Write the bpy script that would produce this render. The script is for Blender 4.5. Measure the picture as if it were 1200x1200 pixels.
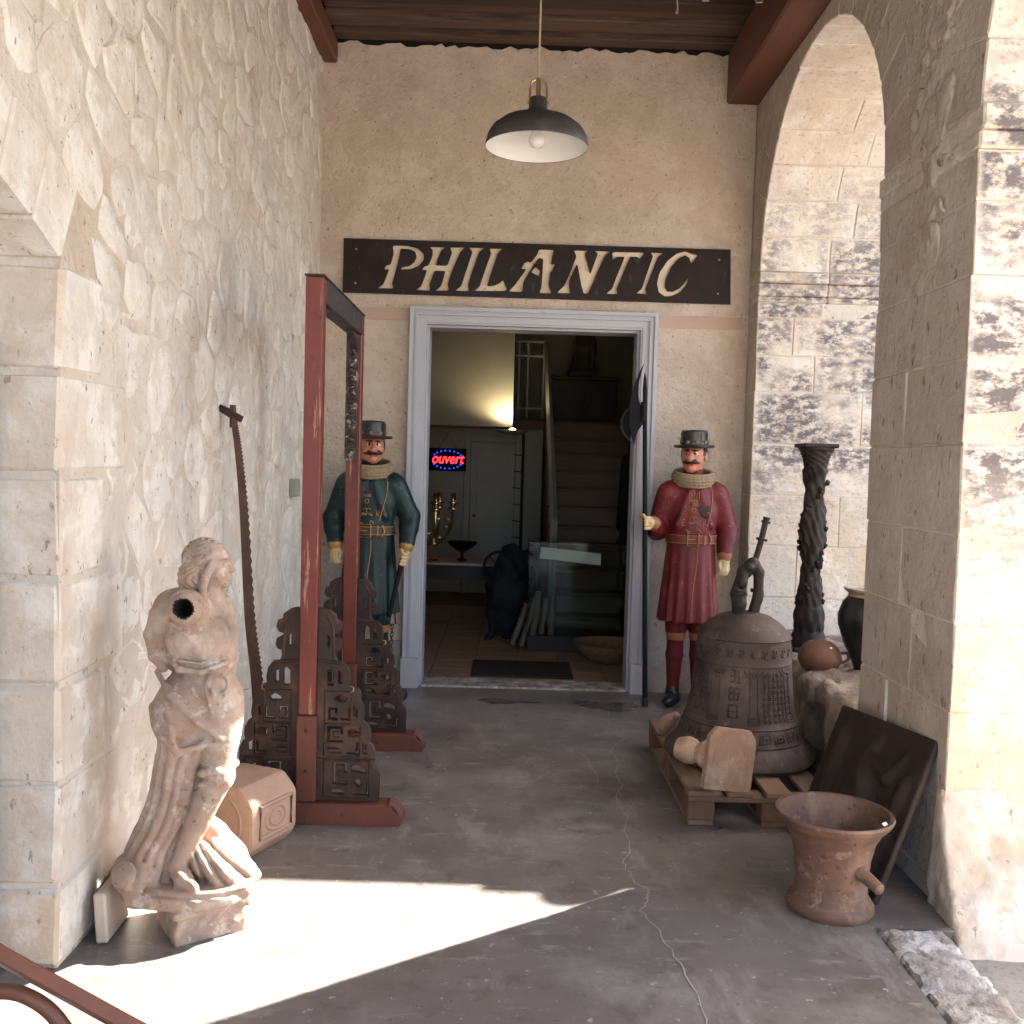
import bpy, bmesh, math, random
import numpy as np
from mathutils import Vector, Matrix, Euler, geometry

for o in list(bpy.data.objects):
    bpy.data.objects.remove(o, do_unlink=True)
SC = bpy.context.scene
COL = SC.collection
PI = math.pi
R = math.radians

# ------------------------------------------------------------------ camera
cam_d = bpy.data.cameras.new('camera')
cam_d.sensor_width = 36.0
cam_d.lens = 36.0 * 1160 / 1200
cam_d.clip_start = 0.05
cam_d.clip_end = 1000
cam = bpy.data.objects.new('camera', cam_d)
COL.objects.link(cam)
cam.matrix_world = (Matrix.Translation((0, 0, 1.45)) @ Matrix.Rotation(R(-0.23), 4, 'Z')
                    @ Matrix.Rotation(R(90 - 2.91), 4, 'X') @ Matrix.Rotation(R(1.65), 4, 'Z'))
SC.camera = cam
SC.render.resolution_x = 1024
SC.render.resolution_y = 1024

# ------------------------------------------------------------------ sky, sun, exposure
SUN_TAN = 0.76                        # tangent of the sun's elevation
SUN_H = Vector((-0.807, -0.590, 0))   # horizontal direction the light travels
sun_dir = Vector((SUN_H.x, SUN_H.y, -SUN_TAN)).normalized()
elev = math.atan(SUN_TAN)
w = bpy.data.worlds.new('World')
SC.world = w
w.use_nodes = True
nt = w.node_tree
nt.nodes.clear()
sky = nt.nodes.new('ShaderNodeTexSky')
sky.sky_type = 'NISHITA'
sky.sun_disc = False
sky.sun_elevation = elev
sky.sun_rotation = math.atan2(-SUN_H.x, -SUN_H.y)
sky.air_density = 1.0
sky.dust_density = 2.2
bgn = nt.nodes.new('ShaderNodeBackground')
bgn.inputs['Strength'].default_value = 0.10
outw = nt.nodes.new('ShaderNodeOutputWorld')
nt.links.new(sky.outputs[0], bgn.inputs[0])
nt.links.new(bgn.outputs[0], outw.inputs[0])
sl = bpy.data.lights.new('sun', 'SUN')
sl.energy = 5.0
sl.angle = R(0.4)
sl.color = (1.0, 0.955, 0.89)
sun = bpy.data.objects.new('sun', sl)
COL.objects.link(sun)
sun.location = (6, 8, 9)
sun.rotation_euler = sun_dir.to_track_quat('-Z', 'Y').to_euler()
SC.view_settings.view_transform = 'Standard'
SC.view_settings.look = 'None'
SC.view_settings.gamma = 1
SC.view_settings.exposure = 3.35
SC.render.engine = 'CYCLES'
SC.cycles.max_bounces = 8
SC.cycles.diffuse_bounces = 5
SC.cycles.glossy_bounces = 4
SC.cycles.transmission_bounces = 6
SC.cycles.sample_clamp_indirect = 6
SC.cycles.caustics_reflective = False
SC.cycles.caustics_refractive = False

# ------------------------------------------------------------------ materials
MATS = {}


def mat(name, c1, c2=None, scale=6.0, rough=0.75, bump=0.0, bscale=30.0, coord='Object', layers=(), metal=0.0,
        spec=0.35, stretch=(1, 1, 1), detail=4.0, rnd=0.0, emit=None, estr=0.0, bdist=0.01, rvar=0.0, coat=0.0,
        bump2=None, lichen=0.0):
    """procedural principled material. layers: (colour, scale, lo, hi, amount, stretch, zlo, zhi)"""
    m = bpy.data.materials.new(name)
    m.use_nodes = True
    n, l = m.node_tree.nodes, m.node_tree.links
    b = n['Principled BSDF']
    b.inputs['Roughness'].default_value = rough
    b.inputs['Metallic'].default_value = metal
    b.inputs['Specular IOR Level'].default_value = spec
    if coat:
        b.inputs['Coat Weight'].default_value = coat
        b.inputs['Coat Roughness'].default_value = 0.25
    if coord == 'World':
        g = n.new('ShaderNodeNewGeometry')
        src = g.outputs['Position']
    else:
        g = n.new('ShaderNodeTexCoord')
        src = g.outputs['Object']

    def mapped(st):
        mp = n.new('ShaderNodeMapping')
        mp.inputs['Scale'].default_value = st
        l.new(src, mp.inputs['Vector'])
        return mp.outputs['Vector']

    def noise(sc, st=(1, 1, 1), det=detail, ro=0.6):
        t = n.new('ShaderNodeTexNoise')
        t.inputs['Scale'].default_value = sc
        t.inputs['Detail'].default_value = det
        t.inputs['Roughness'].default_value = ro
        l.new(mapped(st), t.inputs['Vector'])
        return t.outputs['Fac']

    def ramp(sock, lo, hi, a=0.0, bb=1.0):
        r = n.new('ShaderNodeMapRange')
        r.inputs['From Min'].default_value = lo
        r.inputs['From Max'].default_value = hi
        r.inputs['To Min'].default_value = a
        r.inputs['To Max'].default_value = bb
        l.new(sock, r.inputs['Value'])
        return r.outputs['Result']

    def mix(f, a, c):
        mx = n.new('ShaderNodeMix')
        mx.data_type = 'RGBA'
        l.new(f, mx.inputs['Factor'])
        l.new(a, mx.inputs['A'])
        if isinstance(c, tuple):
            mx.inputs['B'].default_value = (*c, 1)
        else:
            l.new(c, mx.inputs['B'])
        return mx.outputs['Result']

    rgb = n.new('ShaderNodeRGB')
    rgb.outputs[0].default_value = (*c1, 1)
    cur = rgb.outputs[0]
    if c2:
        cur = mix(ramp(noise(scale, stretch), 0.32, 0.68), cur, c2)
    for ly in layers:
        col, sc, lo, hi, amt = ly[:5]
        sh = .085 if lo > .55 else .03
        lo, hi = lo - sh, hi - sh
        st = ly[5] if len(ly) > 5 else (1, 1, 1)
        f = ramp(noise(sc, st, 5.0, 0.68), lo, hi, 0, amt)
        if len(ly) > 6:                              # limit the layer to a band of height (z0, z1, softness)
            sx = n.new('ShaderNodeSeparateXYZ')
            l.new(src, sx.inputs[0])
            for (za, zb) in ((ly[6] - ly[8], ly[6] + ly[8]), (ly[7] + ly[8], ly[7] - ly[8])):
                mm = n.new('ShaderNodeMath')
                mm.operation = 'MULTIPLY'
                l.new(f, mm.inputs[0])
                l.new(ramp(sx.outputs['Z'], za, zb), mm.inputs[1])
                f = mm.outputs[0]
        cur = mix(f, cur, col)
    if lichen:
        tc = n.new('ShaderNodeTexCoord')
        sx = n.new('ShaderNodeSeparateXYZ')
        l.new(tc.outputs['Generated'], sx.inputs[0])
        oi2 = n.new('ShaderNodeObjectInfo')
        f = ramp(noise(lichen, (1, 1, 1.7), 8.0, .73), .41, .545, 0, .90)
        big = ramp(noise(2.0, (1, 1, 1.6), 4.0, .6), .36, .52)
        terms = [big, ramp(oi2.outputs['Random'], -.35, .3)]
        for ch in ('X', 'Z'):
            terms += [ramp(sx.outputs[ch], -.03, .08), ramp(sx.outputs[ch], 1.03, .92)]
        sz = n.new('ShaderNodeSeparateXYZ')
        l.new(src, sz.inputs[0])
        terms += [ramp(sz.outputs['Z'], 1.05, 1.5), ramp(sz.outputs['Z'], 3.2, 2.7, .2, 1)]
        for t_ in terms:
            mm = n.new('ShaderNodeMath')
            mm.operation = 'MULTIPLY'
            l.new(f, mm.inputs[0])
            l.new(t_, mm.inputs[1])
            f = mm.outputs[0]
        cur = mix(f, cur, (.105, .088, .097))
    if rnd:
        oi = n.new('ShaderNodeObjectInfo')
        hv = n.new('ShaderNodeHueSaturation')
        l.new(ramp(oi.outputs['Random'], 0, 1, 1 - rnd, 1 + rnd), hv.inputs['Value'])
        l.new(cur, hv.inputs['Color'])
        cur = hv.outputs['Color']
    l.new(cur, b.inputs['Base Color'])
    if rvar:
        l.new(ramp(noise(scale * 1.7), 0.3, 0.7, max(0.03, rough - rvar), min(1, rough + rvar)), b.inputs['Roughness'])
    if bump:
        bp = n.new('ShaderNodeBump')
        bp.inputs['Strength'].default_value = bump
        bp.inputs['Distance'].default_value = bdist
        l.new(noise(bscale, stretch if stretch != (1, 1, 1) else (1, 1, 1), 5.0, 0.65), bp.inputs['Height'])
        last = bp
        if bump2:
            b2 = n.new('ShaderNodeBump')
            b2.inputs['Strength'].default_value = bump2[0]
            b2.inputs['Distance'].default_value = bump2[2]
            l.new(noise(bump2[1], (1, 1, 1), 2.5, 0.6), b2.inputs['Height'])
            l.new(bp.outputs[0], b2.inputs['Normal'])
            last = b2
        l.new(last.outputs[0], b.inputs['Normal'])
    if emit:
        b.inputs['Emission Color'].default_value = (*emit, 1)
        b.inputs['Emission Strength'].default_value = estr
    MATS[name] = m
    return m


# masonry
mat('lime_wall', (0.575, 0.5, 0.425), (0.675, 0.62, 0.555), 2.2, .93, .6, 26, 'World',
    layers=[((.44, .335, .24), 1.0, .59, .78, .8, (1, 1, .45)), ((.47, .44, .41), 2.4, .63, .78, .6), ((.76, .72, .665), 5.0, .57, .68, .6),
            ((.54, .44, .35), 9, .62, .70, .5), ((.17, .13, .10), 32, .71, .745, .8, (1, 1, .6))], bdist=.015, rnd=.05, bump2=(.5, 6, .03))
mat('mortar', (0.55, 0.475, 0.4), (0.625, 0.56, 0.485), 3, .95, .7, 30, 'World',
    layers=[((.46, .36, .27), 2.2, .6, .76, .7), ((.20, .15, .11), 28, .71, .75, .7)], bdist=.018, bump2=(.5, 8, .03))
mat('ashlar', (0.58, 0.485, 0.39), (0.51, 0.42, 0.335), 2.4, .92, .6, 34, 'World',
    layers=[((.50, .36, .25), 1.3, .60, .76, .7), ((.68, .62, .55), 4, .57, .70, .7), ((.47, .36, .27), 12, .64, .71, .5),
            ((.22, .17, .12), 32, .71, .745, .7, (1, 1, .5))], bdist=.012, rnd=.06, bump2=(.4, 8, .02))
mat('lichen_ashlar', (.68, .60, .51), (.61, .52, .43), 2.4, .92, .6, 40, 'World',
    layers=[((.62, .46, .30), 1.4, .42, .60, .75, (1, 1, 1), -1, 1.25, .3), ((.78, .74, .685), 5, .55, .68, .6), ((.46, .35, .245), 1.6, .62, .78, .5),
            ((.36, .31, .28), 26, .68, .73, .6, (1, 1, 1.6)), ((.26, .21, .17), 44, .70, .735, .6)],
    bdist=.012, rnd=.05, bump2=(.4, 8, .02), lichen=15)
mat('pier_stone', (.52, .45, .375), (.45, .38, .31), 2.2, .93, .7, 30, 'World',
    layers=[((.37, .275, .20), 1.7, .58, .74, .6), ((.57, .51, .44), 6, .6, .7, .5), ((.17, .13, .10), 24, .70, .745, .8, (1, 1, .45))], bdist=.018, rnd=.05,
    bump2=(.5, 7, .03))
mat('plaster', (.53, .43, .35), (.47, .378, .302), 1.4, .94, .9, 60, 'World',
    layers=[((.58, .485, .405), 2.6, .57, .72, .7), ((.40, .31, .235), 3.3, .63, .76, .5), ((.60, .505, .415), 6, .56, .70, .6), ((.42, .325, .245), 14, .6, .7, .4), ((.22, .155, .105), 36, .715, .74, .9), ((.27, .185, .12), 12, .755, .785, .75)],
    bdist=.012, bump2=(.6, 16, .02))
mat('pink_wood', (.50, .36, .29), (.42, .29, .23), 6, .8, .3, 40, 'Object', stretch=(.15, 1, 1))
mat('concrete', (.182, .158, .142), (.128, .110, .098), 1.0, .40, .3, 45, 'World',
    layers=[((.25, .225, .205), 2.1, .58, .75, .8), ((.088, .073, .064), 1.3, .62, .78, .75), ((.27, .245, .225), 5, .64, .74, .6, (1, .35, 1)), ((.44, .42, .40), 26, .72, .755, .7),
            ((.07, .058, .05), 40, .715, .745, .7), ((.105, .088, .077), 8, .65, .72, .6), ((.30, .28, .26), 15, .68, .74, .5, (.3, 1, 1))], bdist=.004, rvar=.18, spec=.4)
mat('worn_stone', (.27, .24, .21), (.40, .37, .34), 9, .85, 1.0, 20, 'World',
    layers=[((.13, .11, .10), 11, .58, .68, .7), ((.60, .58, .55), 7, .60, .68, .8)], bdist=.02)
mat('gravel', (0.36, 0.33, 0.29), (0.29, 0.265, 0.235), 4, .95, .5, 60, 'World', layers=[((.18, .16, .13), 40, .6, .7, .5)])
mat('crack_line', (.44, .40, .36), None, 1, .9)
mat('wet', (.09, .077, .07), None, 1, .25)
mat('rubble_rock', (0.3, 0.235, 0.18), (0.2, 0.155, 0.12), 5, .95, .9, 25, 'Object',
    layers=[((.46, .40, .33), 8, .55, .7, .6), ((.12, .09, .07), 12, .62, .72, .6)], bdist=.015)
# wood
mat('old_plank', (.095, .055, .040), (.045, .027, .02), 7, .85, .8, 30, 'Object', stretch=(.12, 1, 1), rnd=.4, bdist=.012,
    layers=[((.16, .10, .075), 9, .60, .72, .7, (.08, 1, 1)), ((.015, .010, .008), 5, .62, .74, .8, (.15, 1, 1))])
mat('red_beam', (.155, .062, .038), (.10, .04, .026), 5, .7, .35, 30, 'Object', stretch=(1, .12, 1))
mat('near_black', (.012, .009, .008), None, 1, .9)  # plain near-black for the gap board and the upper floor
mat('red_lacquer', (0.165, 0.029, 0.018), (0.115, 0.021, 0.015), 3, .42, .1, 30, 'Object', stretch=(1, 1, .25),
    layers=[((.40, .20, .12), 34, .68, .715, .8, (1, 1, .06)), ((.10, .022, .016), 5, .6, .7, .6), ((.05, .02, .015), 16, .68, .74, .6)], spec=.45)
mat('plain_red_wood', (0.145, 0.044, 0.028), (0.1, 0.032, 0.022), 4, .55, .25, 40, 'Object', stretch=(1, 1, .15),
    layers=[((.11, .04, .028), 8, .58, .7, .5)])
mat('fret_wood', (0.036, 0.021, 0.017), (0.022, 0.014, 0.012), 5, .5, .25, 40, 'Object',
    layers=[((.12, .058, .038), 3.2, .56, .70, .7)], spec=0.25)
mat('dark_lacquer', (.035, .034, .042), (.05, .035, .03), 4, .5, .2, 30, 'Object',
    layers=[((.20, .15, .12), 22, .66, .72, .5)], spec=0.25)
mat('gilt_carving', (.030, .022, .018), (.05, .032, .022), 8, .45, .4, 40, 'Object',
    layers=[((.42, .36, .28), 26, .64, .68, .8)])
mat('pallet_wood', (0.2, 0.12, 0.075), (0.13, 0.08, 0.05), 5, .85, .4, 50, 'Object', stretch=(1, .1, 1), rnd=.15,
    layers=[((.13, .085, .055), 3, .55, .72, .6)])
mat('block_wood', (0.16, 0.088, 0.055), (0.11, 0.06, 0.04), 6, .85, .4, 40, 'Object', rnd=.15)
mat('sign_board', (0.026, 0.015, 0.012), (0.016, 0.01, 0.009), 5, .38, .15, 40, 'Object', stretch=(1, 1, .12),
    layers=[((.10, .10, .105), 9, .68, .80, .5, (2.5, 1, .3))], spec=0.15)
mat('brightener_cream', (.66, .54, .40), (.58, .47, .345), 8, .85, .3, 60, 'World', layers=[((.25, .18, .12), 30, .715, .745, .8)])  # cream of the added sheet that brightens the sign letters
mat('chair_wood', (.19, .075, .042), (.13, .05, .03), 5, .45, .1, 40, 'Object')
mat('carved_panel', (.030, .021, .018), (.045, .031, .025), 4, .55, .3, 60, 'Object', spec=0.15)
mat('ebony', (0.016, 0.012, 0.011), (0.028, 0.02, 0.018), 9, .5, .4, 40, 'Object', spec=0.2)
# clay, metal, paint
mat('terracotta_pale', (.40, .275, .20), (.31, .21, .15), 5, .9, .5, 50, 'Object',
    layers=[((.53, .41, .325), 4, .57, .70, .7), ((.185, .145, .12), 3.0, .61, .73, .75), ((.27, .13, .08), 7, .66, .74, .6), ((.60, .52, .44), 14, .66, .73, .6), ((.12, .09, .075), 40, .70, .74, .6)], bdist=.008)
mat('terracotta_dark_hole', (.02, .013, .01), None, 1, .95)
mat('terracotta_block', (0.4, 0.27, 0.195), (0.32, 0.2, 0.14), 5, .9, .4, 50, 'Object',
    layers=[((.50, .36, .27), 5, .55, .7, .6)], bdist=.005)
mat('terracotta_plate', (0.34, 0.205, 0.135), (0.26, 0.155, 0.1), 4, .9, .4, 50, 'Object',
    layers=[((.52, .38, .27), 6, .58, .72, .5), ((.62, .56, .48), 9, .70, .74, .7)], bdist=.004)
mat('terracotta_pot', (0.16, 0.072, 0.047), (0.12, 0.055, 0.037), 5, .55, .1, 40, 'Object')
mat('mortar_clay', (.145, .078, .053), (.098, .055, .040), 4, .62, .5, 40, 'Object',
    layers=[((.24, .145, .10), 5, .60, .70, .6, (1, 1, .5)), ((.060, .036, .028), 4, .61, .73, .75), ((.30, .21, .155), 18, .68, .73, .6), ((.045, .028, .022), 34, .70, .74, .7), ((.20, .11, .07), 9, .62, .7, .5, (1, 1, 5))], rvar=.14, bdist=.006)
mat('bell_bronze', (0.088, 0.062, 0.054), (0.06, 0.043, 0.038), 4, .62, .25, 60, 'Object', metal=.25,
    layers=[((.16, .12, .10), 5, .60, .74, .6), ((.035, .026, .023), 3.5, .61, .73, .6), ((.22, .175, .145), 22, .69, .74, .5)], spec=0.25)
mat('iron', (.045, .036, .032), (.03, .025, .023), 9, .6, .3, 60, 'Object', metal=.4)
mat('rusty_steel', (.105, .058, .042), (.075, .042, .032), 14, .75, .3, 50, 'Object', metal=.2,
    layers=[((.16, .085, .055), 9, .58, .7, .5)])
mat('black_paint', (.009, .009, .011), (.014, .014, .016), 5, .75, .1, 30, 'Object', spec=.12)
mat('jar_glaze', (0.006, 0.009, 0.012), (0.01, 0.013, 0.015), 4, .28, .05, 20, 'Object', spec=.6)
mat('jar_rim', (.42, .34, .26), (.30, .24, .18), 8, .7, .2, 40, 'Object')
mat('frame_paint', (0.42, 0.42, 0.455), (0.38, 0.38, 0.415), 2, .45, .08, 30, 'Object', spec=.45,
    layers=[((.33, .31, .31), 12, .68, .76, .5)])
mat('pale_slab', (0.52, 0.43, 0.34), (0.45, 0.37, 0.29), 4, .7, .15, 30, 'Object')
mat('lamp_shell', (.045, .042, .042), (.065, .060, .058), 5, .55, .12, 30, 'Object', metal=.2,
    layers=[((.13, .11, .10), 8, .6, .74, .4)])
mat('lamp_white', (.82, .80, .76), None, 1, .45)
mat('brass', (0.55, 0.42, 0.22), (0.42, 0.31, 0.14), 10, .28, .05, 30, 'Object', metal=1.0)
mat('cord', (.42, .34, .27), None, 1, .8)
mat('paper', (.78, .77, .74), None, 1, .7)
mat('bulb', (.80, .78, .74), None, 1, .12, spec=.6)
mat('tin_box', (.30, .27, .23), None, 1, .7)
# painted figures
mat('coat_red', (0.14, 0.012, 0.015), (0.1, 0.009, 0.011), 6, .48, .12, 25, 'Object',
    layers=[((.27, .045, .035), 9, .62, .75, .4), ((.07, .01, .012), 5, .62, .74, .4), ((.32, .20, .14), 38, .725, .75, .7)], spec=0.3)
mat('coat_green', (0.0075, 0.026, 0.024), (0.005, 0.018, 0.018), 6, .45, .12, 25, 'Object',
    layers=[((.016, .05, .044), 9, .62, .75, .4), ((.20, .15, .10), 38, .725, .75, .7)], spec=0.3)
mat('stocking_red', (0.12, 0.012, 0.014), (0.0864, 0.0086, 0.0101), 6, .5, .1, 25, 'Object')
mat('skin_paint', (.50, .20, .115), (.44, .165, .095), 6, .42, .05, 30, 'Object', spec=.45)
mat('glove_paint', (.52, .38, .20), (.44, .31, .16), 9, .5, .1, 30, 'Object')
mat('ruff_paint', (0.3, 0.215, 0.125), (0.21, 0.15, 0.085), 12, .6, .2, 40, 'Object')
mat('hair_paint', (.022, .012, .009), None, 1, .5)
mat('gold_paint', (.40, .23, .075), (.28, .15, .05), 20, .45, .1, 40, 'Object', metal=.2)
mat('dull_gold', (.23, .085, .045), (.30, .14, .06), 20, .5, .1, 40, 'Object')
mat('belt_red', (.155, .030, .022), (.12, .022, .018), 8, .45, .1, 30, 'Object')
mat('belt_dark', (.045, .028, .018), (.06, .04, .022), 8, .45, .1, 30, 'Object')
mat('hat_paint', (.018, .018, .021), (.028, .026, .027), 8, .38, .08, 30, 'Object', spec=.5)
mat('eye_white', (.62, .56, .48), None, 1, .35)
mat('eye_dark', (.012, .009, .008), None, 1, .3)
mat('shoe_black', (.012, .012, .013), None, 1, .35, spec=.5)
mat('lip', (.30, .06, .045), None, 1, .5)
mat('violet_paint', (.075, .05, .085), None, 1, .5)
# the shop
mat('shop_wall', (0.34, 0.32, 0.28), (0.3, 0.28, 0.24), 2, .9, .1, 30, 'World')
mat('shop_ceiling', (.40, .37, .32), None, 1, .9)
mat('shop_tile', (0.27, 0.195, 0.135), (0.225, 0.16, 0.112), 3, .5, .05, 30, 'World', rnd=.08, rvar=.1)
mat('grout', (.16, .13, .10), None, 1, .9)
mat('stair_stone', (0.15, 0.095, 0.065), (0.12, 0.075, 0.05), 4, .6, .1, 30, 'World')
mat('rail_paint', (0.3, 0.295, 0.275), None, 1, .5)
mat('dark_wood', (.018, .014, .013), (.028, .02, .018), 4, .45, .1, 30, 'Object', spec=0.2)
mat('black_cloth', (0.006, 0.006, 0.008), (0.01, 0.01, 0.012), 4, .8, .2, 30, 'Object')
mat('mat_fibre', (.018, .016, .015), (.03, .027, .025), 60, .95, .5, 150, 'Object')
mat('shop_door', (0.33, 0.31, 0.27), (0.3, 0.28, 0.245), 3, .6, .05, 30, 'Object')
mat('table_top', (0.28, 0.27, 0.26), None, 1, .4)
mat('basket', (.22, .14, .08), (.15, .09, .05), 30, .8, .4, 60, 'Object')
mat('birch', (0.15, 0.12, 0.095), (0.1, 0.08, 0.06), 9, .8, .2, 40, 'Object')
mat('leaf_dark', (.02, .03, .015), None, 1, .6)
mat('lamp_glow', (.9, .8, .5), None, 1, .5, emit=(1.0, .80, .42), estr=3)
mat('led_red', (.6, .02, .02), None, 1, .4, emit=(1.0, .03, .04), estr=.42)
mat('led_blue', (.02, .05, .6), None, 1, .4, emit=(.02, .05, 1.0), estr=.42)
gm = bpy.data.materials.new('case_glass')
gm.use_nodes = True
gn, gl = gm.node_tree.nodes, gm.node_tree.links
gn.remove(gn['Principled BSDF'])
g1, g2, g3, g4 = gn.new('ShaderNodeBsdfTransparent'), gn.new('ShaderNodeBsdfGlossy'), gn.new('ShaderNodeMixShader'), gn.new('ShaderNodeFresnel')
g1.inputs[0].default_value = (.90, .94, .92, 1)
g2.inputs['Roughness'].default_value = .04
g4.inputs['IOR'].default_value = 1.18
gl.new(g4.outputs[0], g3.inputs[0]); gl.new(g1.outputs[0], g3.inputs[1]); gl.new(g2.outputs[0], g3.inputs[2])
gl.new(g3.outputs[0], gn['Material Output'].inputs[0])
MATS['case_glass'] = gm
gm2 = gm.copy(); gm2.name = 'amber_glass'; MATS['amber_glass'] = gm2
gm2.node_tree.nodes['Transparent BSDF'].inputs[0].default_value = (.45, .34, .17, 1)


# ------------------------------------------------------------------ object helpers
def link(o, parent=None):
    COL.objects.link(o)
    if parent is not None:
        o.parent = parent
    return o


def tag(o, label, cat, group=None):
    o['label'] = label
    o['category'] = cat
    if group:
        o['group'] = group
    return o


def kind(o, k):
    o['kind'] = k
    return o


def thing(name, label, cat, loc=(0, 0, 0), rotz=0.0, group=None):
    o = bpy.data.objects.new(name, None)
    o.empty_display_size = .1
    link(o)
    o.location = loc
    o.rotation_euler = (0, 0, rotz)
    return tag(o, label, cat, group)


class MB:
    """collects shapes into one mesh"""

    def __init__(s):
        s.v, s.f, s.m = [], [], []

    def add(s, vs, fs, mi=0, M=None):
        b = len(s.v)
        for p in vs:
            s.v.append(tuple(M @ Vector(p)) if M is not None else tuple(p))
        for f in fs:
            s.f.append([b + i for i in f])
            s.m.append(mi)
        return s

    def box(s, x0, x1, y0, y1, z0, z1, mi=0, M=None):
        vs = [(x, y, z) for z in (z0, z1) for y in (y0, y1) for x in (x0, x1)]
        return s.add(vs, [(0, 2, 3, 1), (4, 5, 7, 6), (0, 1, 5, 4), (2, 6, 7, 3), (0, 4, 6, 2), (1, 3, 7, 5)], mi, M)

    def prism(s, poly, a, b, axis='y', mi=0, M=None):
        """2D polygon extruded from a to b along an axis; caps triangulated"""
        def P(u, v, t):
            return {'y': (u, t, v), 'x': (t, u, v), 'z': (u, v, t)}[axis]
        n = len(poly)
        vs = [P(u, v, a) for u, v in poly] + [P(u, v, b) for u, v in poly]
        tri = geometry.tessellate_polygon([[Vector((u, v, 0)) for u, v in poly]])
        fs = [tuple(t) for t in tri] + [tuple(n + i for i in reversed(t)) for t in tri]
        fs += [(i, (i + 1) % n, n + (i + 1) % n, n + i) for i in range(n)]
        return s.add(vs, fs, mi, M)

    def tube(s, pts, r, n=8, mi=0, closed=False, M=None, squash=1.0):
        pts = [Vector(p) for p in pts]
        k = len(pts)
        rs = r if isinstance(r, (list, tuple)) else [r] * k
        vs, fs = [], []
        up = None
        for i, p in enumerate(pts):
            if closed:
                t = (pts[(i + 1) % k] - pts[i - 1]).normalized()
            else:
                t = (pts[min(i + 1, k - 1)] - pts[max(i - 1, 0)]).normalized()
            if up is None:
                up = Vector((0, 0, 1)) if abs(t.z) < .9 else Vector((1, 0, 0))
            a = t.cross(up).normalized()
            up = a.cross(t).normalized()
            for j in range(n):
                an = 2 * PI * j / n
                vs.append(p + (a * math.cos(an) + up * math.sin(an) * squash) * rs[i])
        for i in range(k if closed else k - 1):
            i2 = (i + 1) % k
            for j in range(n):
                fs.append((i * n + j, i * n + (j + 1) % n, i2 * n + (j + 1) % n, i2 * n + j))
        if not closed:
            fs.append(tuple(range(n))[::-1])
            fs.append(tuple((k - 1) * n + j for j in range(n)))
        return s.add(vs, fs, mi, M)

    def lathe(s, prof, n=40, mi=0, M=None, ex=1.0, ey=1.0, mod=None, caps=True):
        """profile of (radius, z); closes on the axis where radius is 0"""
        vs, fs = [], []
        for (r, z) in prof:
            for j in range(n):
                a = 2 * PI * j / n
                rr = r if mod is None else mod(r, z, a)
                vs.append((math.cos(a) * rr * ex, math.sin(a) * rr * ey, z))
        for i in range(len(prof) - 1):
            for j in range(n):
                fs.append((i * n + j, i * n + (j + 1) % n, (i + 1) * n + (j + 1) % n, (i + 1) * n + j))
        if caps and prof[0][0] > 1e-5:
            fs.append(tuple(range(n))[::-1])
        if caps and prof[-1][0] > 1e-5:
            fs.append(tuple((len(prof) - 1) * n + j for j in range(n)))
        return s.add(vs, fs, mi, M)

    def build(s, name, mats, parent=None, bevel=0.0, smooth=False, seg=1, weld=False):
        me = bpy.data.meshes.new(name)
        me.from_pydata(s.v, [], s.f)
        for m in (mats if isinstance(mats, (list, tuple)) else [mats]):
            me.materials.append(MATS[m])
        me.polygons.foreach_set('material_index', s.m)
        bm = bmesh.new()
        bm.from_mesh(me)
        if weld:
            bmesh.ops.remove_doubles(bm, verts=bm.verts, dist=1e-5)
        bmesh.ops.recalc_face_normals(bm, faces=bm.faces)
        if bevel:
            bmesh.ops.bevel(bm, geom=list(bm.edges), offset=bevel, segments=seg, affect='EDGES', profile=.6, clamp_overlap=True)
        bm.to_mesh(me)
        bm.free()
        if smooth:
            me.polygons.foreach_set('use_smooth', [True] * len(me.polygons))
            if smooth != 'all':
                try:
                    me.set_sharp_from_angle(angle=R(40))
                except Exception:
                    pass
        me.update()
        return link(bpy.data.objects.new(name, me), parent)


def arc(cx, cz, r, a0, a1, n):
    return [(cx + r * math.cos(R(a0 + (a1 - a0) * i / n)), cz + r * math.sin(R(a0 + (a1 - a0) * i / n))) for i in range(n + 1)]


def curve_pts(ctrl, n=8):
    """Catmull-Rom through control points"""
    c = [np.array(p, float) for p in ctrl]
    c = [2 * c[0] - c[1]] + c + [2 * c[-1] - c[-2]]
    out = []
    for i in range(1, len(c) - 2):
        for k in range(n):
            t = k / n
            out.append(.5 * ((2 * c[i]) + (-c[i - 1] + c[i + 1]) * t + (2 * c[i - 1] - 5 * c[i] + 4 * c[i + 1] - c[i + 2]) * t * t
                             + (-c[i - 1] + 3 * c[i] - 3 * c[i + 1] + c[i + 2]) * t ** 3))
    out.append(c[-2])
    return [tuple(p) for p in out]


def stone(name, parent, m, x0, x1, y0, y1, z0, z1, rng, jit=.006, bev=.012):
    """a rough-hewn block: bevelled box with corners knocked about"""
    b = MB().box(x0, x1, y0, y1, z0, z1)
    b.v = [tuple(c + rng.uniform(-jit, jit) for c in p) for p in b.v]
    cx, cy, cz = (x0 + x1) / 2, (y0 + y1) / 2, (z0 + z1) / 2
    b.v = [(p[0] - cx, p[1] - cy, p[2] - cz) for p in b.v]
    o = b.build(name, m, parent, bevel=bev)
    for v in o.data.vertices:
        v.co += Vector((rng.uniform(-1, 1), rng.uniform(-1, 1), rng.uniform(-1, 1))) * jit * .7
    o.location = (cx, cy, cz)
    return o


# ------------------------------------------------------------------ signed-distance sculpting
def rotm(e):
    return np.array(Euler([R(a) for a in e]).to_matrix())


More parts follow.
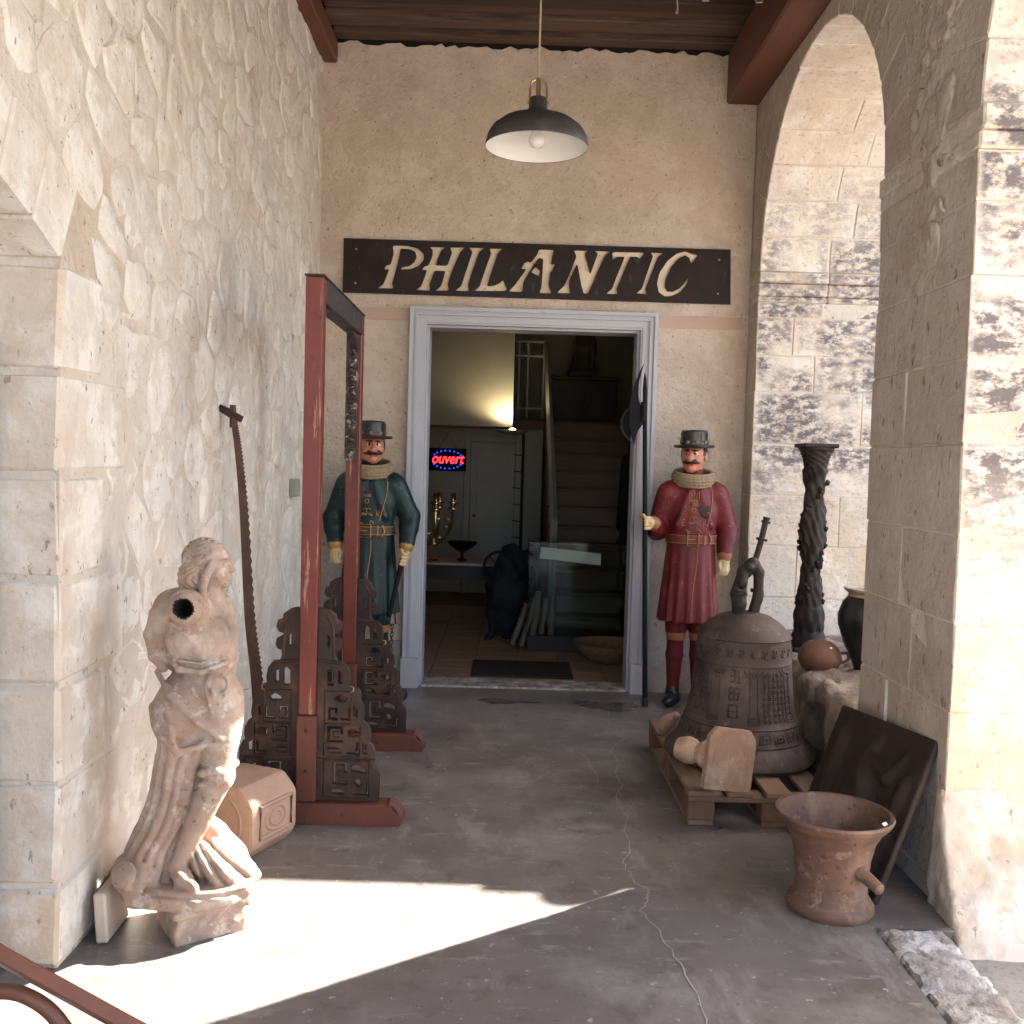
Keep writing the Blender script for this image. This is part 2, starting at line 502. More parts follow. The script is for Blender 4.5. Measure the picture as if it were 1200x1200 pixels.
def vnoise(X, Y, Z, sc, seed=0):
    def h(i, j, k):
        n = (i * 374761393 + j * 668265263 + k * 2147483647 % 1000003 + seed * 974711) & 0x7fffffff
        n = (n ^ (n >> 13)) * 1274126177 & 0x7fffffff
        return ((n ^ (n >> 16)) & 0xffff) / 65535.0
    x, y, z = X * sc + 100, Y * sc + 100, Z * sc + 100
    i, j, k = x.astype(np.int64), y.astype(np.int64), z.astype(np.int64)
    u, v, t = x - i, y - j, z - k
    u, v, t = u * u * (3 - 2 * u), v * v * (3 - 2 * v), t * t * (3 - 2 * t)
    L = lambda a, b, f: a + (b - a) * f
    return L(L(L(h(i, j, k), h(i + 1, j, k), u), L(h(i, j + 1, k), h(i + 1, j + 1, k), u), v),
             L(L(h(i, j, k + 1), h(i + 1, j, k + 1), u), L(h(i, j + 1, k + 1), h(i + 1, j + 1, k + 1), u), v), t) - .5


class Sdf:
    def __init__(s, lo, hi, h):
        s.h, s.lo = h, np.array(lo, float)
        s.n = np.ceil((np.array(hi) - s.lo) / h).astype(int) + 1
        s.ax = [(s.lo[i] + h * np.arange(s.n[i])).astype(np.float32) for i in range(3)]
        s.D = np.full(tuple(s.n), 1.0, np.float32)
        s.M = np.zeros(tuple(s.n), np.int8)

    def sl(s, lo, hi, pad):
        a = np.clip(np.floor((np.array(lo) - pad - s.lo) / s.h).astype(int), 0, s.n)
        b = np.clip(np.ceil((np.array(hi) + pad - s.lo) / s.h).astype(int) + 1, 0, s.n)
        return tuple(slice(int(a[i]), int(b[i])) for i in range(3))

    def put(s, f, lo, hi, k=.01, m=0, sub=False):
        q = s.sl(lo, hi, k + 3 * s.h)
        X, Y, Z = np.meshgrid(s.ax[0][q[0]], s.ax[1][q[1]], s.ax[2][q[2]], indexing='ij')
        if X.size == 0:
            return s
        d = f(X, Y, Z)
        a = s.D[q].copy()
        k = max(k, 1e-5)
        if sub:
            h = np.clip(.5 - .5 * (a + d) / k, 0, 1)
            s.D[q] = a * (1 - h) + (-d) * h + k * h * (1 - h)
            s.M[q] = np.where(-d > a - s.h, m, s.M[q]) if m else s.M[q]
            return s
        h = np.clip(.5 + .5 * (a - d) / k, 0, 1)
        s.D[q] = a * (1 - h) + d * h - k * h * (1 - h)
        s.M[q] = np.where(d < a, m, s.M[q])
        return s

    def cap(s, a, b, ra, rb=None, k=.01, m=0, sub=False):
        rb = ra if rb is None else rb
        a, b = np.array(a, float), np.array(b, float)
        ab = b - a
        L2 = max(float(ab @ ab), 1e-9)

        def f(X, Y, Z):
            t = np.clip(((X - a[0]) * ab[0] + (Y - a[1]) * ab[1] + (Z - a[2]) * ab[2]) / L2, 0, 1)
            return np.sqrt((X - a[0] - t * ab[0]) ** 2 + (Y - a[1] - t * ab[1]) ** 2 + (Z - a[2] - t * ab[2]) ** 2) - (ra + (rb - ra) * t)
        r = max(ra, rb)
        return s.put(f, np.minimum(a, b) - r, np.maximum(a, b) + r, k, m, sub)

    def chain(s, pts, rs, k=.01, m=0, sub=False):
        if not isinstance(rs, (list, tuple)):
            rs = [rs] * len(pts)
        for i in range(len(pts) - 1):
            s.cap(pts[i], pts[i + 1], rs[i], rs[i + 1], k, m, sub)
        return s

    def ell(s, c, r, k=.01, m=0, rot=(0, 0, 0), sub=False):
        c, r = np.array(c, float), np.array(r, float)
        A = rotm(rot).T

        def f(X, Y, Z):
            x, y, z = X - c[0], Y - c[1], Z - c[2]
            u = A[0, 0] * x + A[0, 1] * y + A[0, 2] * z
            v = A[1, 0] * x + A[1, 1] * y + A[1, 2] * z
            t = A[2, 0] * x + A[2, 1] * y + A[2, 2] * z
            k0 = np.sqrt((u / r[0]) ** 2 + (v / r[1]) ** 2 + (t / r[2]) ** 2)
            k1 = np.sqrt((u / r[0] ** 2) ** 2 + (v / r[1] ** 2) ** 2 + (t / r[2] ** 2) ** 2) + 1e-6
            return k0 * (k0 - 1) / k1
        R_ = r.max()
        return s.put(f, c - R_, c + R_, k, m, sub)

    def box(s, c, hs, k=.01, m=0, rot=(0, 0, 0), rd=.005, sub=False, nz=None):
        c, hs = np.array(c, float), np.array(hs, float)
        A = rotm(rot).T

        def f(X, Y, Z):
            x, y, z = X - c[0], Y - c[1], Z - c[2]
            q = [np.abs(A[i, 0] * x + A[i, 1] * y + A[i, 2] * z) - (hs[i] - rd) for i in range(3)]
            d = np.sqrt(sum(np.maximum(t, 0) ** 2 for t in q)) + np.minimum(np.maximum(q[0], np.maximum(q[1], q[2])), 0) - rd
            if nz:
                d = d + nz[0] * vnoise(X, Y, Z, nz[1], 3)
            return d
        R_ = float(np.linalg.norm(hs))
        return s.put(f, c - R_, c + R_, k, m, sub)

    def front(s, x, z, y0=None):
        """y of the surface seen from -y at (x, z)"""
        i = int(round((x - s.lo[0]) / s.h)); k = int(round((z - s.lo[2]) / s.h))
        col = s.D[min(max(i, 0), s.n[0] - 1), :, min(max(k, 0), s.n[2] - 1)]
        w = np.nonzero(col < 0)[0]
        if len(w) == 0:
            return 0.0
        j = w[0]
        if j == 0:
            return float(s.ax[1][0])
        t = col[j - 1] / (col[j - 1] - col[j])
        return float(s.ax[1][j - 1] + t * s.h)

    def build(s, name, mats, parent=None, relax=1, rf=.3):
        D, h = s.D, s.h
        D[0], D[-1], D[:, 0], D[:, -1], D[:, :, 0], D[:, :, -1] = 1, 1, 1, 1, 1, 1
        I = D < 0
        c8 = [(i, j, k) for i in (0, 1) for j in (0, 1) for k in (0, 1)]
        nx, ny, nz = (np.array(D.shape) - 1)
        V = lambda A, o: A[o[0]:o[0] + nx, o[1]:o[1] + ny, o[2]:o[2] + nz]
        cnt = sum(V(I, o).astype(np.int8) for o in c8)
        act = (cnt > 0) & (cnt < 8)
        idx = np.full(act.shape, -1, np.int64)
        ids = np.argwhere(act)
        idx[act] = np.arange(len(ids))
        acc = np.zeros((len(ids), 3)); num = np.zeros(len(ids))
        g = lambda o: D[ids[:, 0] + o[0], ids[:, 1] + o[1], ids[:, 2] + o[2]]
        for a in range(3):
            for o in c8:
                if o[a] == 0:
                    o2 = list(o); o2[a] = 1
                    d0, d1 = g(o), g(o2)
                    cr = (d0 < 0) != (d1 < 0)
                    t = np.where(cr, d0 / np.where(cr, d0 - d1, 1), 0)
                    p = np.tile(np.array(o, float), (len(ids), 1)); p[:, a] = t
                    acc += p * cr[:, None]; num += cr
        P = s.lo + h * (ids + acc / num[:, None])
        F = []
        for a in range(3):
            b, c = (a + 1) % 3, (a + 2) % 3
            sh = [slice(None)] * 3; sh2 = [slice(None)] * 3
            sh[a] = slice(0, -1); sh2[a] = slice(1, None)
            ch = I[tuple(sh)] != I[tuple(sh2)]
            e = np.argwhere(ch)
            e = e[(e[:, b] > 0) & (e[:, c] > 0) & (e[:, b] < D.shape[b] - 1) & (e[:, c] < D.shape[c] - 1)]
            ins = I[e[:, 0], e[:, 1], e[:, 2]]
            q = []
            for (db, dc) in ((-1, -1), (0, -1), (0, 0), (-1, 0)):
                t = e.copy(); t[:, b] += db; t[:, c] += dc
                q.append(idx[t[:, 0], t[:, 1], t[:, 2]])
            q = np.stack(q, 1)
            q[~ins] = q[~ins][:, ::-1]
            F.append(q)
        F = np.concatenate(F)
        F = F[(F >= 0).all(1)]
        for _ in range(relax):
            S = np.zeros_like(P); N = np.zeros(len(P))
            for a, b in ((0, 1), (1, 2), (2, 3), (3, 0)):
                np.add.at(S, F[:, a], P[F[:, b]]); np.add.at(N, F[:, a], 1)
                np.add.at(S, F[:, b], P[F[:, a]]); np.add.at(N, F[:, b], 1)
            P = (1 - rf) * P + rf * S / np.maximum(N, 1)[:, None]
        me = bpy.data.meshes.new(name)
        me.vertices.add(len(P)); me.vertices.foreach_set('co', P.astype(np.float32).ravel())
        me.loops.add(len(F) * 4); me.loops.foreach_set('vertex_index', F.astype(np.int32).ravel())
        me.polygons.add(len(F)); me.polygons.foreach_set('loop_start', np.arange(len(F), dtype=np.int32) * 4)
        for m in mats:
            me.materials.append(MATS[m])
        if len(mats) > 1:
            ctr = P[F].mean(1)
            q = np.clip(np.round((ctr - s.lo) / h).astype(int), 0, s.n - 1)
            me.polygons.foreach_set('material_index', s.M[q[:, 0], q[:, 1], q[:, 2]].astype(np.int32))
        me.polygons.foreach_set('use_smooth', [True] * len(F))
        me.update(); me.validate()
        return link(bpy.data.objects.new(name, me), parent)

# ================================================================== THE SETTING
rng = random.Random(7)
XR, XR2 = 1.48, 2.38       # arcade wall, inner and outer face
XL = -1.22                 # left wall face
YB = 6.28                  # back wall face

# ---- ground and floors
g = MB()
g.add([(-150, -150, -.07), (150, -150, -.07), (150, 150, -.07), (-150, 150, -.07)], [(0, 1, 2, 3)])
kind(g.build('ground', 'gravel'), 'structure')
g = MB().box(-3.2, 1.2, -3, 6.28, -.3, 0)
g.box(1.2, 1.60, 3.084, 6.28, -.3, -.002)
floor = kind(g.build('floor', 'concrete'), 'structure')
# hairline cracks in the concrete
ck = [(.626, 5.80), (.60, 5.45), (.66, 5.20), (.59, 5.05), (.552, 4.95), (.575, 4.75), (.535, 4.6), (.55, 4.42), (.50, 4.2), (.53, 4.0), (.49, 3.85),
      (.50, 3.68), (.455, 3.55), (.463, 3.475), (.475, 3.38), (.52, 3.30), (.498, 3.236), (.472, 3.15), (.51, 3.02), (.535, 2.816), (.558, 2.65), (.553, 2.5), (.60, 2.3)]
rc = random.Random(3)


def crack(pts, w0, nm='crack'):
    P = []
    for i in range(len(pts) - 1):
        for k in range(5):
            t = k / 5
            P.append((pts[i][0] + (pts[i + 1][0] - pts[i][0]) * t + rc.uniform(-.008, .008), pts[i][1] + (pts[i + 1][1] - pts[i][1]) * t))
    b = MB()
    vs = []
    for (x, y) in P:
        ww = w0 * rc.uniform(.4, 1.3)
        vs += [(x - ww, y, .003), (x + ww, y, .003)]
    b.add(vs, [(2 * i, 2 * i + 1, 2 * i + 3, 2 * i + 2) for i in range(len(P) - 1)])
    b.build(nm, 'crack_line', floor)


crack(ck, .0016)
crack([(-.35, 4.98), (.0, 4.97), (.3, 4.95), (.55, 4.93), (.8, 4.96)][::-1], .0012)
crack([(.40, 4.9), (.45, 4.6), (.44, 4.4)], .0012)
# damp stains by the door
for (cx, cy, sx, sy, sd) in ((.02, 5.92, .17, .05, 1), (.66, 5.86, .16, .10, 5), (.50, 5.95, .08, .05, 9)):
    rr = random.Random(sd)
    b = MB()
    N = 26
    vs = [(cx, cy, .0035)]
    for i in range(N):
        a = 2 * PI * i / N
        k = 1 + .45 * math.sin(3 * a + sd) * rr.uniform(.4, 1) + rr.uniform(-.12, .12)
        vs.append((cx + sx * k * math.cos(a), cy + sy * k * math.sin(a), .0035))
    b.add(vs, [(0, 1 + i, 1 + (i + 1) % N) for i in range(N)])
    b.build('damp_stain', 'wet', floor)

# threshold stones between the gallery and the yard
kerb = kind(bpy.data.objects.new('kerb', None), 'structure')
link(kerb)
for (y0, y1) in ((2.72, 3.085), (2.28, 2.715), (1.80, 2.275), (1.3, 1.795)):
    q = MB()
    nx, ny = 14, 20
    vs = []
    for j in range(ny + 1):
        for i in range(nx + 1):
            x = 1.203 + .225 * i / nx
            y = y0 + .004 + (y1 - y0 - .008) * j / ny
            e = min(i, nx - i, j, ny - j)
            vs.append((x + (rng.uniform(-.007, .007) if 0 < i < nx else rng.uniform(-.012, .012)), y, .010 + rng.uniform(-.004, .004) - (.03 if e == 0 else .006 if e == 1 else 0)))
    q.add(vs, [(j * (nx + 1) + i, j * (nx + 1) + i + 1, (j + 1) * (nx + 1) + i + 1, (j + 1) * (nx + 1) + i) for j in range(ny) for i in range(nx)])
    q.box(1.204, 1.427, y0 + .005, y1 - .005, -.3, -.03)
    q.build('kerb_stone', 'worn_stone', kerb, smooth=True)

# ---- left wall: whitewashed rubble with squared quoins and a segmental arch
lw = thing('rubble_wall', 'whitewashed rubble stone wall running back along the left side', 'wall', (XL, 2.7, 0))
lw.location = (0, 0, 0)
AC, AR, AZ = 1.4, 2.967, -.707     # the low arch: centre, radius, centre height
a_half = math.degrees(math.asin(1.3 / AR))


def larc(r, n=16):
    h = math.degrees(math.asin(1.3 / AR))
    return [(AC + r * math.sin(R(h - 2 * h * i / n)), AZ + r * math.cos(R(h - 2 * h * i / n))) for i in range(n + 1)]


poly = [(2.702, 0), (6.6, 0), (6.6, 6.0), (-1.5, 6.0), (-1.5, 0), (.098, 0)] + [(y, z + .01) for (y, z) in larc(AR)[::-1]]
MB().prism(poly, -1.75, XL - .004, 'x').build('wall_core', 'mortar', lw)
# voussoirs
n = 15
for i in range(n):
    t0 = -a_half + 2 * a_half * i / n
    t1 = -a_half + 2 * a_half * (i + 1) / n
    g0 = .10
    pts = [(AC + r * math.sin(R(t)), AZ + r * math.cos(R(t))) for r, t in
           ((AR, t0 + g0), (AR, t1 - g0), (AR + .235 + rng.uniform(-.02, .02), t1 - g0), (AR + .235 + rng.uniform(-.02, .02), t0 + g0))]
    MB().prism(pts, -1.74, XL + rng.uniform(.0, .004), 'x').build('voussoir', 'lime_wall', lw, bevel=.006)
# quoins
zc = [0, .235, .52, .80, 1.09, 1.38, 1.66, 1.95]
for i in range(len(zc) - 1):
    ln = (.30, .46)[i % 2] + rng.uniform(-.03, .03)
    o = stone('quoin', lw, 'lime_wall', -1.46, XL + rng.uniform(0, .008), 2.69 + rng.uniform(-.004, .004), 2.70 + ln, zc[i] + .004, zc[i + 1] - .004, rng, .005, .014)
    o.data.materials.append(MATS['ashlar'])
    for p in o.data.polygons:
        if p.normal.y < -.5:
            p.material_index = 1
    stone('jamb_stone', lw, 'ashlar', -1.74, -1.465, 2.695, 3.0, zc[i] + .004, zc[i + 1] - .004, rng, .004, .01)


# rubble: irregular cells, each stone a separate lump
def clip(poly, p, q):
    """keep the side of poly nearer p than q"""
    mx, my = (p[0] + q[0]) / 2, (p[1] + q[1]) / 2
    nx, ny = q[0] - p[0], q[1] - p[1]
    out = []
    for i in range(len(poly)):
        a, b = poly[i], poly[(i + 1) % len(poly)]
        da = (a[0] - mx) * nx + (a[1] - my) * ny
        db = (b[0] - mx) * nx + (b[1] - my) * ny
        if da <= 0:
            out.append(a)
        if (da < 0 < db) or (db < 0 < da):
            t = da / (da - db)
            out.append((a[0] + (b[0] - a[0]) * t, a[1] + (b[1] - a[1]) * t))
    return out


seeds = []
rv = random.Random(11)
zz = 0.0
row = 0
while zz < 4.15:
    hgt = rv.uniform(.125, .21)
    y = 2.1 + rv.uniform(0, .2)
    while y < 6.35:
        wd = rv.uniform(.15, .35)
        if rv.random() > .12:
            seeds.append((y + wd / 2 + rv.uniform(-.05, .05), zz + hgt / 2 + rv.uniform(-.07, .07)))
        y += wd
    zz += hgt
for (sy, sz) in seeds:
    dq = math.hypot(sy - AC, sz - AZ)
    if sy < 3.06 and sz < 1.93:
        continue
    if sy < 2.85 and dq < AR + .24:
        continue
    if sy > 6.26 or sz > 4.08:
        continue
    pl = [(2.0, 0.0), (YB - .004, 0.0), (YB - .004, 4.12), (2.0, 4.12)]
    for q in seeds:
        if q != (sy, sz) and abs(q[0] - sy) < .9 and abs(q[1] - sz) < .7:
            pl = clip(pl, (sy, sz), q)
            if len(pl) < 3:
                break
    if len(pl) < 3:
        continue
    # keep clear of quoins and arch ring
    if any((y < 3.0 and z < 1.95) for y, z in pl):
        pl = [(max(y, 3.02 if z < 1.9 else y), z) for y, z in pl]
    cy = sum(p[0] for p in pl) / len(pl)
    cz = sum(p[1] for p in pl) / len(pl)
    ring = []
    m_ = len(pl)
    for i in range(m_):
        a, b = pl[i], pl[(i + 1) % m_]
        L = math.hypot(b[0] - a[0], b[1] - a[1])
        k = 2 if L > .1 else 1
        for j in range(k):
            t = (j + .5) / k if k > 1 else .5
            ring.append((a[0] + (b[0] - a[0]) * t + rv.uniform(-.02, .02), a[1] + (b[1] - a[1]) * t + rv.uniform(-.02, .02)))
    if len(ring) < 4:
        continue
    pr = rv.uniform(.001, .006) if cz < 1.9 else rv.uniform(.002, .012)
    gap = rv.uniform(.001, .010)
    vs = []
    for (sc, px) in ((0, -.02), (0, pr * .2), (.009, pr * .9), (.035, pr)):
        for (y, z) in ring:
            dy, dz = y - cy, z - cz
            L = math.hypot(dy, dz) + 1e-6
            q = max(.1, 1 - (gap + sc) / L)
            vs.append((px + (rv.uniform(-.003, .004) if px > 0 else 0), dy * q, dz * q))
    nr = len(ring)
    fs = []
    for k in range(3):
        for i in range(nr):
            fs.append((k * nr + i, k * nr + (i + 1) % nr, (k + 1) * nr + (i + 1) % nr, (k + 1) * nr + i))
    vs.append((pr + rv.uniform(-.004, .006), 0, 0))
    fs += [(3 * nr + i, 3 * nr + (i + 1) % nr, 4 * nr) for i in range(nr)]
    o = MB().add(vs, fs).build('rubble_stone', 'lime_wall', lw, smooth=True)
    o.location = (XL - .006, cy, cz)

# grey painted door shut in the left arch
ld = thing('side_door', 'grey painted door frame at the far left edge inside the low arch', 'door', (-1.5, 1.4, 0))
for (a, b, c, d) in ((1.19, 1.262, 0, 2.25), (-1.262, -1.19, 0, 2.25)):
    MB().box(.06, .13, a, b, c, d - .5).build('jamb', 'frame_paint', ld, bevel=.006)
MB().box(-.02, .03, -1.19, 1.19, 0, 2.2).build('leaf', 'frame_paint', ld, bevel=.006)

# ---- the arcade wall on the right
aw = thing('arcade_wall', 'thick limestone arcade wall on the right with round arches and blackened stones', 'wall')


def pier_block(x0, x1, y0, y1, z0, z1):
    o = stone('stone_block', aw, 'lichen_ashlar', x0 + .001, x1 - .001, y0 + .001, y1 - .001, z0 + .0015, z1 - .0015, rng, .003, .005)
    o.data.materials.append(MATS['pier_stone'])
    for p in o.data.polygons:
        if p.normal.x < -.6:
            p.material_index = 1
    return o


pz = [-.05, .07, .36, .66, .96, 1.25, 1.55, 1.83, 2.10, 2.34, 2.50]
for i in range(len(pz) - 1):
    xs = XR + (.52, .34)[i % 2] + rng.uniform(-.04, .04)
    ys = 3.24 + (.36, .5)[(i + 1) % 2] + rng.uniform(-.04, .04)
    for (a, b) in ((XR, xs), (xs, XR2)):
        for (c, d) in ((3.24, ys), (ys, 4.07)):
            ji = rng.uniform(-.004, .004)
            pier_block(a + (ji if a == XR else 0), b, c + (ji if c == 3.24 else 0), d, pz[i], pz[i + 1])
# spreading foot of the near pier
foot = Sdf((1.40, 2.88, -.12), (2.45, 3.34, .55), .012)
foot.put(lambda X, Y, Z: np.maximum(np.maximum(np.maximum((3.245 - .20 * np.clip((.42 - Z) / .46, 0, 1.2) ** 1.6 - Y) * .8, 1.462 + .03 * np.clip(Z, 0, 1) - X), Y - 3.30), Z - .40)
         + .03 * vnoise(X, Y, Z, 8, 3) + .015 * vnoise(X, Y, Z, 24, 5), (1.44, 2.9, -.1), (2.44, 3.32, .5), .01)
foot.build('foundation_stone', ['ashlar'], aw)
MB().box(XR + .005, XR2 - .005, 3.2455, 4.0645, -.06, 2.50).build('pier_core', 'mortar', aw)
MB().box(XR + .005, XR2 - .005, 6.0655, 6.59, -.06, 2.46).build('pier_core', 'mortar', aw)
for (y0, y1) in ((3.205, 4.105),):
    for (a, b) in ((XR - .004, 1.95), (1.95, XR2)):
        q = MB()
        for i, (z0, z1, e) in enumerate(((2.502, 2.56, -.02), (2.56, 2.638, 0.0))):
            q.box(a + .002, b - .002, y0 - e, y1 + e, z0, z1)
        q.build('impost', ['lichen_ashlar'], aw, bevel=.008)
# far jamb
fz = [-.05, .30, .66, .98, 1.29, 1.60, 1.92, 2.14, 2.37, 2.46]
fs_ = [[.45], [.6], [.3, .62], [.55], [.35], [.66], [.36], [.22], [.40]]
for i in range(len(fz) - 1):
    xs = [XR] + [XR + t for t in fs_[i]] + [XR2]
    for k in range(len(xs) - 1):
        pier_block(xs[k], xs[k + 1], 6.06 + rng.uniform(-.004, .004), 6.6, fz[i], fz[i + 1])
for (a, b) in ((XR - .003, 1.9), (1.9, XR2)):
    q = MB()
    for (z0, z1, e) in ((2.462, 2.50, .0), (2.50, 2.575, .012), (2.575, 2.638, .03)):
        q.box(a + .002, b - .002, 6.06 - e, 6.6, z0, z1)
    q.build('impost', ['lichen_ashlar'], aw, bevel=.007)
# nearest pier, beside the camera
for i in range(len(pz) - 1):
    pier_block(XR, XR2, .42, 1.25, pz[i], pz[i + 1])
MB().box(XR, XR2, .39, 1.28, 2.503, 2.638).build('impost', 'lichen_ashlar', aw, bevel=.008)
# arches
for (cy, n, off) in ((5.065, 15, 0), (2.245, 15, .3)):
    for i in range(n):
        a0, a1 = 180 * i / n + .22, 180 * (i + 1) / n - .22
        ro = .995 + .27 + rng.uniform(-.012, .012)
        for (xa, xb) in ((XR, XR + (.42, .55)[i % 2]), (XR + (.42, .55)[i % 2], XR2)):
            j = rng.uniform(-.003, .003)
            pts = [(cy + (.995 + j) * math.cos(R(a0)), 2.64 + (.995 + j) * math.sin(R(a0))), (cy + (.995 + j) * math.cos(R((a0 + a1) / 2)), 2.64 + (.995 + j) * math.sin(R((a0 + a1) / 2))),
                   (cy + (.995 + j) * math.cos(R(a1)), 2.64 + (.995 + j) * math.sin(R(a1))),
                   (cy + ro * math.cos(R(a1)), 2.64 + ro * math.sin(R(a1))), (cy + ro * math.cos(R(a0)), 2.64 + ro * math.sin(R(a0)))]
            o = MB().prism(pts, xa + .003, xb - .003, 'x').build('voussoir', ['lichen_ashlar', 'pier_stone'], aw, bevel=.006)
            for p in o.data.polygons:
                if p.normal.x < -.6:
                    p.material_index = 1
for cy in (5.065, 2.245):
    q = MB()
    N = 40
    pts = [(cy + 1.001 * math.cos(PI * i / N), 2.639 + 1.001 * math.sin(PI * i / N)) for i in range(N + 1)] + [(cy + 1.24 * math.cos(PI * i / N), 2.639 + 1.24 * math.sin(PI * i / N)) for i in range(N, -1, -1)]
    q.prism(pts, XR + .006, XR2 - .006, 'x')
    q.build('arch_core', 'mortar', aw)


def rarc(cy, r=1.262, n=24):
    return [(cy - r * math.cos(PI * i / n), 2.641 + r * math.sin(PI * i / n)) for i in range(n + 1)]


poly = [(.42, 2.641)] + rarc(2.245) + rarc(5.065) + [(6.6, 2.641), (6.6, 6.2), (.42, 6.2)]
MB().prism(poly, XR + .004, XR2 - .004, 'x').build('spandrel', 'pier_stone', aw)
# rough plaster left on the inner face of the pier
pat = Sdf((1.44, 3.26, 1.9), (1.54, 4.0, 4.0), .009)
for (cy, cz, ry, rz) in ((3.60, 2.30, .10, .20), (3.62, 2.72, .15, .28), (3.64, 3.15, .17, .28), (3.7, 3.55, .22, .28)):
    pat.put((lambda cy, cz, ry, rz: lambda X, Y, Z: np.maximum(np.abs(X - 1.492) - .016 + .020 * vnoise(X, Y, Z, 26, 2) + .022 * vnoise(X, Y, Z, 9, 4),
            (np.sqrt(((Y - cy) / ry) ** 2 + ((Z - cz) / rz) ** 2) - 1) * .1 + .12 * vnoise(X, Y, Z, 17, 6) + .06 * vnoise(X, Y, Z, 36, 7)))(cy, cz, ry, rz),
            (1.45, cy - ry * 1.6, cz - rz * 1.6), (1.53, cy + ry * 1.6, cz + rz * 1.6), .006)
pat.build('plaster_patch', ['pier_stone'], aw)

# ---- back wall with the doorway
bw = thing('plaster_wall', 'beige rough plastered end wall around the shop doorway', 'wall')
rt = random.Random(5)
top = []
x = 1.60
while x > -1.4:
    top.append((x, 4.012 + rt.uniform(-.014, .016)))
    x -= rt.uniform(.02, .06)
poly = [(-1.4, 0), (-.60, 0), (-.60, 2.35), (.86, 2.35), (.86, 0), (1.479, 0), (1.479, 4.0)] + [t for t in top if t[0] < 1.47] + [(-1.4, 4.01)]
poly = [(-1.4 if p[0] < -1.4 else p[0], p[1]) for p in poly]
MB().prism(poly, YB, YB + .22, 'y').build('plaster_face', 'plaster', bw)
MB().box(-1.4, 1.6, YB + .03, YB + .23, 4.0, 4.6).build('dark_gap_strip', 'near_black', bw)  # near-black board in the gap between plaster and planks
for (a, b) in ((-1.218, -.652), (.912, 1.44)):
    q = MB().box(a, b, YB - .006, YB + .02, 2.315, 2.392)
    q.v = [(p[0], p[1] + rt.uniform(-.002, .002), p[2] + rt.uniform(-.006, .006)) for p in q.v]
    q.build('timber_strip', 'pink_wood', bw)

# ---- timber ceiling
ce = thing('timber_ceiling', 'dark brown plank ceiling over the gallery', 'ceiling')
y = YB + .02
k = 0
rp = random.Random(21)
while y > -1.5:
    wd = rp.uniform(.10, .20)
    dz = (k % 2) * .035 + rp.uniform(-.015, .015)
    q = MB().box(-1.0, 1.5, -wd / 2 + .002, wd / 2 - .002, 0, .05)
    o = q.build('plank', 'old_plank', ce, bevel=.004)
    o.location = (-.15, y - wd / 2, 4.035 + dz)
    o.rotation_euler = (0, R(rp.uniform(-.2, .2)), R(rp.uniform(-.15, .15)))
    y -= wd
    k += 1
MB().box(-2.0, 2.4, -1.5, 6.6, 4.15, 4.2).build('upper_floor', 'near_black', ce)
tag(MB().box(XL - .05, -1.135, -1.5, 6.275, 3.885, 4.02).build('ceiling_beam', 'red_beam', bevel=.01),
    'narrow red brown timber beam along the top of the left wall', 'beam')
tag(MB().box(1.285, 1.60, -1.5, 6.275, 3.705, 4.02).build('ceiling_beam', 'red_beam', bevel=.012),
    'deep red brown timber beam along the top of the right wall', 'beam')
tb = thing('trimmer_board', 'short orange brown board with bent hooks under the ceiling by the right beam', 'board', (1.1, 5.15, 3.9))
MB().box(-.17, .17, -.22, .15, 0, .05).build('plank', 'red_beam', tb, bevel=.004)
for xx in (-.13, .15):
    MB().tube([(xx, .14, 0), (xx, .14, -.02), (xx - .03, .14, -.022), (xx - .035, .14, -.008)], .005, 6).build('hook', 'tin_box', tb, smooth=True)
tag(MB().tube([(.84, 5.5, 4.05), (.838, 5.5, 3.97), (.842, 5.5, 3.93), (.838, 5.5, 3.905)], [.004, .004, .004, .009], 6).build('loose_cable', 'cord', smooth=True),
    'short pale cable end dangling from the ceiling planks', 'cable')

# ---- the wing across the yard whose eave shades the gallery
EZ = 3.8
EY = 3.31 + .590 / SUN_TAN * EZ
wing = thing('yard_wing', 'stone wing of the building beside the yard beyond the arches', 'building')
MB().box(2.40, 13, EY + .25, EY + 6, -.07, EZ - .15).build('wall', 'ashlar', wing)
rf = MB().prism([(EY, EZ), (EY + 3.2, EZ + 1.9), (EY + 6.4, EZ), (EY + 6.4, EZ - .1), (EY, EZ - .1)], 2.45, 13.3, 'x').build('roof', 'red_beam', wing)
px, py = .205 + .807 / SUN_TAN * (EZ + .12), 3.20 + .590 / SUN_TAN * (EZ + .12)
q = MB().lathe([(.07, -.1), (.09, .02), (.095, .07), (.075, .12), (0, .145)], 16, M=Matrix.Translation((px, EY + .02, EZ)))  # unseen lump and bar added on the eave to notch the sun patch
q.tube([(px - .36, EY, EZ + .012), (px - .1, EY, EZ + .03)], .025, 8)
q.build('shadow_notch_piece', 'terracotta_pot', rf, smooth=True)
for wx in (4.6, 7.4, 10.2):
    for wz in (.9,):
        f = MB().box(wx - .5, wx + .5, EY + .22, EY + .28, wz, wz + 1.5).build('window', 'frame_paint', wing, bevel=.01)
        for sx in (-.24, .24):
            MB().box(wx + sx - .19, wx + sx + .19, EY + .205, EY + .225, wz + .08, wz + 1.42).build('pane', 'jar_glaze', f)

